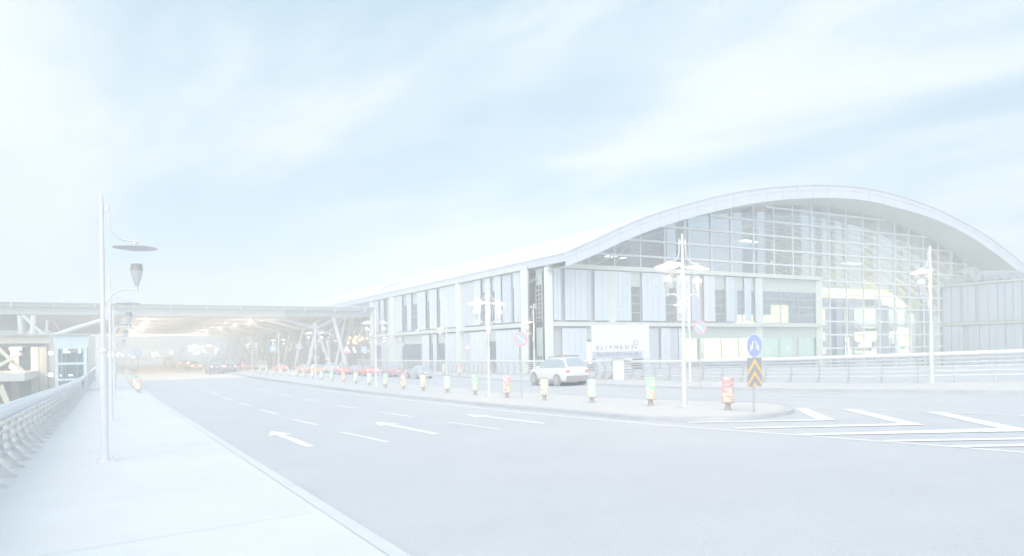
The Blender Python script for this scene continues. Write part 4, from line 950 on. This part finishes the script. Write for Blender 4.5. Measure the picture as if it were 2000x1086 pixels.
def tri(px, by, cy, w_, rz, lab, sym):
    o, h, k = sign_at(px, by, cy, rz); a = w_*k/2; pole(o, h+a*.5)
    def T3(q, y): 
        zz = h-a*.25*0; return [Vector((-a*q, y, zz-a*.577*q*1.0)), Vector((a*q, y, zz-a*.577*q)), Vector((0, y, zz+a*1.155*q))]
    MB().prism(T3(1, 0), (0, .006, 0)).build('sign_rim', m_sred, o); MB().prism(T3(.74, -.008), (0, .006, 0)).build('sign_face', m_swhite, o)
    mb = MB(); zz = h
    if sym == 'bump':
        for c in (-.2, .2): mb.prism([Vector((a*(c+.19*math.cos(t)), -.014, zz-a*.3+a*.2*math.sin(t))) for t in [i*math.pi/8 for i in range(9)]], (0, .005, 0))
        rotbar(mb, 0, zz-a*.33, a*.85, a*.08, 0, -.0142)
    else:
        mb.lathe([(a*.1, 0), (a*.1, .005)], 12, (0, -.014, zz+a*.3), 'y'); rotbar(mb, 0, zz+a*.02, a*.4, a*.16, 1.5, -.0145); rotbar(mb, -a*.1, zz-a*.3, a*.35, a*.1, 1.2, -.0142); rotbar(mb, a*.12, zz-a*.3, a*.35, a*.1, -1.1, -.0143)
    mb.build('symbol', m_sblk, o); tag(o, lab, 'road sign', 'triangular warning signs')
tri(678, 749, 684.5, 20, .25, 'red triangular uneven-road sign in front of the white slanting column', 'bump')
tri(914, 736, 678.5, 14, .2, 'small red triangular sign on the far pavement against the pale facade', 'walk')
def cross(px, by, cy, w_, rz, lab):
    o, h, k = sign_at(px, by, cy, rz); a = w_*k/2; pole(o, h+a)
    MB().frame((-a, 0, h-a), (2*a, 0, 0), (0, .006, 0), (0, 0, 2*a)).build('sign_face', m_slb if w_ < 14 else m_sblue, o)
    MB().prism([Vector((-a*.7, -.008, h-a*.65)), Vector((a*.7, -.008, h-a*.65)), Vector((0, -.008, h+a*.75))], (0, .006, 0)).build('triangle', m_swhite, o)
    mb = MB(); rotbar(mb, 0, h, a*.5, a*.16, 1.4, -.0135); rotbar(mb, -a*.1, h-a*.35, a*.4, a*.1, 1.0, -.0137); rotbar(mb, a*.15, h-a*.35, a*.4, a*.1, -1.0, -.0139); mb.build('symbol', m_sblk, o)
    tag(o, lab, 'road sign', 'pedestrian crossing signs')
cross(711.5, 730, 682.5, 11.5, .2, 'blue square crossing sign beside the foot of the blue facade'); cross(534, 737, 680.5, 12, .2, 'blue square crossing sign among the canopy columns'); cross(261, 741, 690, 13, .2, 'blue square crossing sign on a thin pole over the left bollards')
# keep-either-side sign over a chevron board at the island tip
o = empty('road_sign', G(1475, 805, .15), R(33)); k = o.location.y/F
pole(o, 150*k, .04); h = 130*k; r_ = 22.5*k
disc(MB(), r_, 0, h, 40).build('sign_rim', m_swhite, o); disc(MB(), r_*.955, -.008, h, 40).build('sign_face', m_sblue, o)
for f, dx in ((-1, -.34), (1, .34)):
    mb = MB(); d_ = Vector((.44*f, 0, -1)).normalized(); q = Vector((-d_.z, 0, d_.x)); c = Vector((dx*r_*1.02, -.016, h-.05*r_))
    A = c-d_*r_*.50; B = c+d_*r_*.05; E_ = c+d_*r_*.50; w1 = r_*.075; w2 = r_*.25; Y = Vector((0, .006, 0))
    mb.prism([A-q*w1, B-q*w1, B+q*w1, A+q*w1], Y); mb.prism([B-q*w2-d_*r_*.08, E_, B+q*w2-d_*r_*.08, B], Y); mb.build('arrow', m_swhite, o)
bw, bh, bz0 = .74, 56*k, 50*k
MB().frame((-bw/2, -.004, bz0), (bw, 0, 0), (0, .008, 0), (0, 0, bh)).build('board', m_sblk, o)
for c0 in (.98, .56, .16):
    mb = MB()
    for f in (-1, 1):
        zt2 = bz0+bh*c0; x1 = f*bw/2; dz_ = bh*.44; th = bh*.17
        P = [Vector((0, -.012, zt2)), Vector((x1, -.012, zt2-dz_)), Vector((x1, -.012, zt2-dz_-th)), Vector((0, -.012, zt2-th))]
        P = [Vector((p.x, p.y, max(p.z, bz0+.002))) for p in P]
        if c0 < .3: P = [Vector((0, -.012, bz0+bh*.16)), Vector((f*bw*.18, -.012, bz0+.002)), Vector((0, -.012, bz0+.002))]
        mb.prism(P if f > 0 else P[::-1], (0, .006, 0))
    mb.build('chevron', m_sor, o)
tag(o, 'blue round keep-either-side sign above a black and orange chevron board at the island tip', 'road sign')

# ================================================================ billboard
p = G(1209, 742, .15); k = p.y/F; o = empty('billboard', p, R(-3)); 
m_bb = mat('billboard_white', (.73, .74, .77), .5, var=.02); m_bbg = mat('billboard_grey', (.50, .52, .62), .5, var=.02); m_ink = mat('lettering_grey', (.22, .24, .32), .5, var=.01)
x0, x1, z0, z1 = (1157-1209)*k, (1256-1209)*k, (742-699.5)*k, (742-635)*k
MB().frame((x0, 0, z0), (x1-x0, 0, 0), (0, .9, 0), (0, 0, z1-z0)).build('cabinet', m_bb, o)
MB().frame((x1+.01, .02, z0+.02), ((1268-1256)*k, 0, 0), (0, .86, 0), (0, 0, z1-z0+.06)).build('side_return', m_bb, o)
MB().frame((x0+.05, -.012, z0+.03), (x1-x0-.1, 0, 0), (0, .008, 0), (0, 0, (z1-z0)*.19)).build('number_strip', m_bbg, o)
mb = MB(); mb.frame((-.42, .2, 0), (.84, 0, 0), (0, .5, 0), (0, 0, z0)); mb.build('column', m_polew, o)
def text(body, size, x, z, ext, parent, nm, m=m_ink, sx=1):
    c = bpy.data.curves.new(nm, 'FONT'); c.body = body; c.size = size; c.extrude = .004; c.align_x = 'LEFT'; c.space_character = ext
    t0_ = bpy.data.objects.new('tmp', c); COL.objects.link(t0_); me_ = bpy.data.meshes.new_from_object(t0_.evaluated_get(bpy.context.evaluated_depsgraph_get())); bpy.data.objects.remove(t0_); me_.materials.clear(); me_.materials.append(m); t_ = bpy.data.objects.new(nm, me_); COL.objects.link(t_); t_.parent = parent; t_.location = (x, -.018, z); t_.rotation_euler = (R(90), 0, 0); t_.scale = (sx, 1, 1); return t_
W_ = x1-x0
text('ELITMEDY', W_*.105, x0+W_*.085, z0+(z1-z0)*.27, 1.75, o, 'name_lettering')
text('A', W_*.075, x1-W_*.165, z0+(z1-z0)*.27, 1, o, 'name_lettering')
mb = MB(); lx, lz, q = x1-W_*.18, z0+(z1-z0)*.40, W_*.075
for a in (0, 1): mb.frame((lx, -.016, lz+a*q), (q*1.05, 0, 0), (0, .005, 0), (0, 0, .03)); mb.frame((lx+a*q, -.0165, lz), (.03, 0, 0), (0, .005, 0), (0, 0, q*1.02))
mb.build('logo_square', m_ink, o)
text('Rez. 0212 275 44 46-49', W_*.085, x0+W_*.10, z0+(z1-z0)*.075, 1, o, 'number_lettering', m_ink, .98)
tag(o, 'white billboard on a thick column behind the white suv, with spaced grey lettering', 'billboard')

# warm lamps hung under the canopy (it is lit at dusk in the photo)
m_dl = mat('downlight_glow', (1, .93, .8), .5, emit=2.5, ecol=(1, .93, .8))
for s in (148, 168, 192, 220, 250):
    for n_ in (6, 24):
        q = SN(s, n_, Z(5.9)); ld = bpy.data.lights.new('canopy_light', 'POINT'); ld.energy = CAN_E; ld.color = (1, .90, .76); ld.shadow_soft_size = .12
        lo_ = bpy.data.objects.new('canopy_light', ld); COL.objects.link(lo_); lo_.location = q-Vector((0, 0, .7)); lo_.parent = None
        cb(MB().lathe([(.25, -.12), (.3, 0), (.12, .25), (.05, .5)], 12, q), 'pendant_lamp', m_dl, smooth=True)

for lamp_, e_ in ((bpy.data.objects['street_lamp.004'], 60), (bpy.data.objects['street_lamp.005'], 50), (bpy.data.objects['street_lamp.010'], 60), (bpy.data.objects['street_lamp.011'], 40), (bpy.data.objects['street_lamp.012'], 40)):
    for ch in kids(lamp_):
        if ch.name.startswith('lamp_disc'):
            ld = bpy.data.lights.new('lamp_light', 'POINT'); ld.energy = e_*LAMP_P; ld.color = (1, .62, .34); ld.shadow_soft_size = .10
            lo_ = bpy.data.objects.new('lamp_light', ld); COL.objects.link(lo_); lo_.parent = ch; lo_.location = (0, 0, -.42)
ld = bpy.data.lights.new('garage_light', 'POINT'); ld.energy = 200; ld.color = (1, .93, .8); ld.shadow_soft_size = .1
lo_ = bpy.data.objects.new('garage_light', ld); COL.objects.link(lo_); lo_.location = ON_S(30, 700, sP+10)
for px, y in ((1400, 680), (1540, 680), (1680, 640), (1760, 660)):
    ld = bpy.data.lights.new('hall_light', 'POINT'); ld.energy = 500; ld.color = (1, .92, .66); ld.shadow_soft_size = .1
    lo_ = bpy.data.objects.new('hall_light', ld); COL.objects.link(lo_); lo_.location = ON_S(px, y, 86)
# ================================================================ vehicles
m_tyre = mat('tyre', (.30, .29, .29), .9); m_rimm = mat('wheel_rim', (.70, .70, .72), .35, .4); m_cglass = mat('car_glass', (.42, .50, .55), .08, .0, var=.03, spec=.9)
m_trim = mat('car_trim', (.38, .37, .38), .7); m_tail = mat('tail_lamp', (.78, .36, .34), .3); m_head = mat('head_lamp', (.9, .9, .88), .2)
m_plate = mat('number_plate', (.85, .86, .88), .5); m_tail_on = mat('tail_lamp_lit', (.95, .3, .3), .3, emit=1.2, ecol=(1, .45, .45)); m_head_on = mat('head_lamp_lit', (1, .9, .75), .3, emit=1.6, ecol=(1, .85, .65))
# stations: x (rear 0 .. front), sill z, belt z, top z, half width at belt, half width at top, cabin flag
SUV = dict(L=4.35, wheels=(.82, 3.45), wr=.35, st=[(0, .48, .95, 1.02, .72, .66), (.05, .34, .98, 1.10, .82, .70), (.22, .27, 1.02, 1.34, .88, .66), (.48, .24, 1.04, 1.55, .90, .60), (.95, .24, 1.03, 1.60, .91, .62), (1.6, .24, 1.01, 1.61, .91, .63), (2.2, .24, .99, 1.58, .91, .62), (2.75, .24, .98, 1.42, .90, .62), (3.25, .24, .97, 1.10, .89, .66), (3.75, .25, .93, .99, .87, .60), (4.15, .3, .82, .88, .80, .5), (4.33, .38, .66, .72, .62, .4)], side=(1, 8), rear=(1, 3), front=(6, 8))
EST = dict(L=4.5, wheels=(.85, 3.5), wr=.32, st=[(0, .45, .84, .88, .70, .62), (.05, .32, .90, .98, .80, .66), (.18, .24, .92, 1.22, .85, .60), (.40, .22, .93, 1.42, .86, .57), (1.0, .22, .92, 1.46, .87, .58), (1.8, .22, .91, 1.46, .87, .58), (2.3, .22, .90, 1.42, .87, .58), (2.8, .22, .89, 1.22, .86, .60), (3.2, .22, .88, .96, .85, .62), (3.8, .23, .84, .89, .83, .56), (4.3, .27, .74, .78, .76, .48), (4.48, .35, .60, .65, .60, .38)], side=(1, 8), rear=(1, 3), front=(6, 8))
SED = dict(L=4.5, wheels=(.9, 3.5), wr=.32, st=[(0, .42, .86, .90, .70, .6), (.06, .30, .95, .98, .80, .64), (.5, .24, .98, 1.02, .86, .66), (.8, .22, .96, 1.12, .87, .62), (1.25, .22, .94, 1.38, .87, .57), (1.8, .22, .92, 1.44, .87, .57), (2.3, .22, .91, 1.41, .87, .57), (2.8, .22, .90, 1.20, .86, .60), (3.25, .22, .89, .96, .85, .62), (3.8, .23, .84, .88, .83, .56), (4.3, .27, .74, .78, .76, .48), (4.48, .35, .60, .65, .6, .38)], side=(3, 8), rear=(3, 5), front=(6, 8))
VAN = dict(L=4.3, wheels=(.8, 3.4), wr=.33, st=[(0, .42, 1.05, 1.55, .78, .68), (.06, .30, 1.08, 1.78, .84, .70), (.25, .25, 1.08, 1.86, .86, .70), (1.2, .24, 1.08, 1.88, .87, .70), (2.2, .24, 1.07, 1.86, .87, .70), (2.8, .24, 1.04, 1.68, .86, .68), (3.3, .24, 1.00, 1.22, .85, .64), (3.8, .25, .92, 1.0, .82, .58), (4.15, .3, .80, .85, .76, .5), (4.28, .38, .66, .7, .6, .4)], side=(1, 6), rear=(0, 1), front=(4, 6))
def make_car(name, spec, mbody, lower=None, tails='off', rails=False, taxi=False):
    C_ = empty(name, (0, 0, 0)); st = spec['st']; L2 = spec['L']/2
    def ring(s_):
        x, z0, zb, zt, wb, wt = s_; x -= L2; zm = z0+(zb-z0)*.5
        return [(x, 0, z0), (x, wb*.86, z0), (x, wb*.97, z0+.08), (x, wb*1.015, zm), (x, wb*1.01, zb-.10), (x, wb*.985, zb), (x, wt+(wb-wt)*.12, zt-.09 if zt-zb > .2 else zb+(zt-zb)*.45), (x, wt*.90, zt-.02), (x, wt*.5, zt), (x, 0, zt+.005)]
    rings = [ring(s_) for s_ in st]; K = 10
    v = []; f = []
    for rg in rings:
        v += [Vector(p) for p in rg]+[Vector((p[0], -p[1], p[2])) for p in rg[1:-1][::-1]]
    M_ = 2*K-2
    for i in range(len(rings)-1):
        for j in range(M_): f.append((i*M_+j, i*M_+(j+1) % M_, (i+1)*M_+(j+1) % M_, (i+1)*M_+j))
    f.append(tuple(range(M_))); f.append(tuple(reversed(range((len(rings)-1)*M_, len(rings)*M_))))
    mb = MB(); mb.v = [tuple(p) for p in v]; mb.f = f; body = mb.build('body', mbody, C_, True)
    def quadpatch(mb, a, b, c, d, ins=.06, off=.012):
        q = [Vector(p) for p in (a, b, c, d)]; cen_ = sum(q, Vector())/4; n_ = (q[1]-q[0]).cross(q[3]-q[0])
        if n_.length < 1e-6: n_ = (q[2]-q[1]).cross(q[3]-q[2])
        n_.normalize()
        if n_.dot(cen_-Vector((cen_.x*.7, 0, .7))) < 0: n_ = -n_
        q = [p+(cen_-p)*ins+n_*off for p in q]; mb.poly(q)
    flip = lambda p: (p[0], -p[1], p[2])
    a, b = spec['side']
    for sg in (1, -1):
        g = (lambda p: p) if sg > 0 else flip
        mb = MB()
        for i in range(a, b):
            if st[i][3]-st[i][2] < .12 and st[i+1][3]-st[i+1][2] < .12: continue
            lo1, lo2, hi1, hi2 = rings[i][5], rings[i+1][5], rings[i][6], rings[i+1][6]
            e = 0.02
            quadpatch(mb, g(lo1), g(lo2), g(hi2), g(hi1), .03, .012)
        mb.build('side_window', m_cglass, C_)
        mb = MB(); xs = [1.55, 2.55] if spec is not VAN else [1.5, 2.6]
        for x in xs:
            mb.frame((x-L2, sg*(spec['st'][5][4]*1.0+.004)-(.012 if sg > 0 else 0), .38), (.018, 0, 0), (0, .012, 0), (0, 0, .56))
        mb.build('door_seam', m_trim, C_)
    for nm, (i0, i1) in (('rear_window', spec['rear']), ('windscreen', spec['front'])):
        mb = MB()
        for i in range(i0, i1):
            r1, r2 = rings[i], rings[i+1]
            for s1, s2, sg in ((7, 8, 1), (8, 9, 1), (7, 8, -1), (8, 9, -1)):
                g = (lambda p: p) if sg > 0 else flip
                if nm == 'rear_window' and i == 0: continue
                quadpatch(mb, g(r1[s1]), g(r2[s1]), g(r2[s2]), g(r1[s2]), .0, .012)
        if nm == 'rear_window' and spec is VAN:
            mb.frame((-L2-.012, -.62, 1.12), (.01, 0, 0), (0, 1.24, 0), (0, 0, .5))
        if mb.f: mb.build(nm, m_cglass, C_)
    # lower cladding, bumpers
    lo = lower or mbody
    MB().frame((-L2-.02, -.74, .30), (.12, 0, 0), (0, 1.48, 0), (0, 0, .30)).build('rear_bumper', lo, C_)
    MB().frame((L2-.16, -.66, .26), (.16, 0, 0), (0, 1.32, 0), (0, 0, .22)).build('front_bumper', lo, C_)
    if lower:
        for sg in (1, -1): MB().frame((.95+.25-L2, sg*.915-.01, .22), (spec['wheels'][1]-spec['wheels'][0]-.75, 0, 0), (0, .03, 0), (0, 0, .16)).build('sill', lower, C_)
    for sg in (1, -1):
        wb = st[1][4]
        mt_ = m_tail_on if tails == 'on' else m_tail
        zb = st[1][2]
        MB().frame((-L2-.005, sg*.66-.13, zb-.22), (.16, 0, 0), (0, .26, 0), (0, 0, .17)).build('tail_light', mt_, C_)
        MB().frame((L2-.20, sg*.56-.15, .60), (.14, 0, 0), (0, .30, 0), (0, 0, .14)).build('headlight', m_head_on if tails == 'head' else m_head, C_)
        MB().frame((2.72-L2, sg*1.0-.09, .98), (.10, 0, 0), (0, .18, 0), (0, 0, .13)).build('mirror', mbody, C_)
        for x in spec['wheels']:
            wr = spec['wr']; yo = sg*.90
            ar = MB().lathe([(wr+.07, 0), (wr+.07, .02*sg)], 24, (x-L2, sg*.895, wr), 'y').build('wheel_arch', m_trim, C_, True)
            wh = MB().lathe([(wr-.09, -.11), (wr-.02, -.11), (wr, -.07), (wr, .07), (wr-.02, .11), (wr-.09, .115)], 24, (0, 0, 0), 'y').build('wheel', m_tyre, C_, True); wh.location = (x-L2, sg*.84, wr)
            mb = MB(); y0 = sg*.118
            for q in range(5):
                an = q*2*math.pi/5; rotbar(mb, math.cos(an)*wr*.36, math.sin(an)*wr*.36, wr*.66, wr*.22, an, y0-(.0 if sg > 0 else .012), .012)
            mb.lathe([(wr*.76, 0), (wr*.76, .008)], 20, (0, y0-.006, 0), 'y') if False else None
            mb.lathe([(wr*.2, 0), (wr*.2, .01)], 10, (0, y0-(0 if sg > 0 else .013)+sg*.004, 0), 'y')
            # rim ring
            for q in range(20):
                a1, a2 = q*math.pi/10, (q+1)*math.pi/10; r1, r2 = wr*.62, wr*.74
                mb.prism([Vector((math.cos(t_)*r_, y0-(0 if sg > 0 else .012), math.sin(t_)*r_)) for t_, r_ in ((a1, r1), (a1, r2), (a2, r2), (a2, r1))], (0, .012, 0))
            mb.build('rim', m_rimm, wh)
    MB().frame((-L2-.03, -.26, st[1][2]-.27), (.02, 0, 0), (0, .52, 0), (0, 0, .12)).build('number_plate', m_plate, C_)
    if rails:
        for sg in (1, -1): MB().tube([(.75-L2, sg*.56, 1.60), (.9-L2, sg*.58, 1.66), (2.0-L2, sg*.58, 1.67), (2.3-L2, sg*.56, 1.60)], .025, 6).build('roof_rail', m_trim, C_, True)
        MB().tube([(.6-L2, -.56, 1.70), (.6-L2, .56, 1.70)], .03, 6).build('crossbar', m_trim, C_, True); MB().tube([(1.3-L2, -.56, 1.71), (1.3-L2, .56, 1.71)], .03, 6).build('crossbar', m_trim, C_, True)
    if taxi: MB().frame((2.0-L2, -.18, 1.44), (.14, 0, 0), (0, .36, 0), (0, 0, .13)).build('roof_sign', m_plate, C_)
    return C_
HEAD = math.atan2(D.y, D.x)
def park(o, px, py, rz, lab, cat, grp=None, sc=1, dz=.0):
    p = G(px, py, dz); o.location = p; o.rotation_euler = (0, 0, rz); o.scale = (sc, sc, sc*(1.05 if sc > 1.2 else 1)); tag(o, lab, cat, grp); return p
mw = mat('white_paint', (.86, .86, .89), .25, var=.01, spec=.6); msil = mat('silver_paint', (.66, .68, .72), .25, .3, var=.01); mmar = mat('trail_maroon', (.66, .42, .44), .3, var=.02); mred = mat('red_paint', (.86, .50, .42), .35, var=.02)
myel = mat('taxi_yellow', (.92, .78, .26), .3, var=.02); mor = mat('taxi_orange', (.92, .58, .28), .3, var=.02); mdk = mat('dark_paint', (.34, .33, .35), .3, var=.02)
park(make_car('parked_car', SUV, mw, m_trim, rails=True), 1089, 752, HEAD, 'white suv with roof rails seen from behind, on the far lanes before the billboard', 'car', None, 1.22)
park(make_car('parked_car', EST, msil), 818, 739, HEAD, 'silver estate car on the far lanes beside the green wrapped bollard', 'car')
park(make_car('parked_car', SED, mmar), 766, 735.5, HEAD, 'saloon car with light-trail red in its maroon paint just beyond the silver estate', 'car')  # red of the light trail put into a dark car's paint
park(make_car('parked_car', SED, msil), 694, 731, HEAD, 'pale grey saloon on the far lanes behind the triangular uneven-road sign', 'car')
park(make_car('parked_car', SUV, mw), 643, 727, HEAD, 'white car with dark rear window by the foot of the white slanting column', 'car')
park(make_car('parked_car', EST, mred, tails='on'), 592, 728, HEAD, 'added red estate car in place of light trails, glowing tail lights, among the canopy columns', 'car')  # added car, stands where a red light trail ran
park(make_car('parked_car', SED, mred, tails='on'), 478, 721.5, HEAD, 'small red car under the canopy beyond the island', 'car')
park(make_car('parked_car', VAN, mw), 510, 722, HEAD, 'white van under the canopy beyond the island bollards', 'van')
park(make_car('taxi', SED, myel, tails='off', taxi=True), 356, 719.5, HEAD+.25, 'yellow taxi on the left lanes at the canopy, partly behind the orange one', 'taxi', None, 1.35)
park(make_car('taxi', SED, mor, tails='head', taxi=True), 378, 722.0, HEAD+.1+math.pi, 'orange yellow taxi with lit headlights on the pale paving under the canopy', 'taxi', None, 1.3)
park(make_car('delivery_van', VAN, mor, tails='off'), 329.5, 713, HEAD, 'small orange and white van far off on the road under the canopy', 'van', None, 1.4)
park(make_car('parked_car', VAN, mdk, tails='on'), 419, 730, HEAD+.05, 'dark van with glowing red tail lights where the pale paving begins', 'van', None, 1.32)
park(make_car('parked_car', SUV, mdk, tails='on'), 446, 727, HEAD, 'dark suv at the kerb end of the island beside the dark van', 'car', None, 1.25)

mtrail = mat('trail_red', (.92, .36, .32), .35, var=.02)  # red for cars added in place of the light trails
park(make_car('parked_car', SED, mtrail, tails='on'), 548, 725, HEAD, 'added bright red saloon for light trails under the canopy, left of the red estate car', 'car')
park(make_car('parked_car', EST, mor, tails='on'), 618, 729.5, HEAD, 'added orange estate car for light trails on the far lanes just right of the red estate', 'car')  # orange car added to fill the band of light trails
park(make_car('parked_car', SED, mtrail, tails='on'), 718, 734, HEAD, 'added bright red saloon for light trails on the far lanes left of the maroon car', 'car')

park(make_car('parked_car', EST, mtrail, tails='on'), 668, 731, HEAD, 'added bright red estate car for light trails behind the slanting white column', 'car')
# ================================================================ haze volume added to wash out the contrast
hz = MB().box((0, 350, GZ-1+(ZC+45)/2), (1800, 1300, 0)) if False else MB()
zt, zb = 34.0, GZ-1
hz.frame((-700, -300, zb), (1500, 0, 0), (0, 1300, 0), (0, 0, zt-zb))
hm = bpy.data.materials.new('haze'); hm.use_nodes = True; t = hm.node_tree; t.nodes.clear()
ho = t.nodes.new('ShaderNodeOutputMaterial'); hv = t.nodes.new('ShaderNodeVolumePrincipled')
hv.inputs['Color'].default_value = (*HAZE_C, 1); hv.inputs['Density'].default_value = HAZE_D; hv.inputs['Anisotropy'].default_value = 0
t.links.new(hv.outputs[0], ho.inputs['Volume'])
tag(hz.build('haze', hm), kind='stuff')
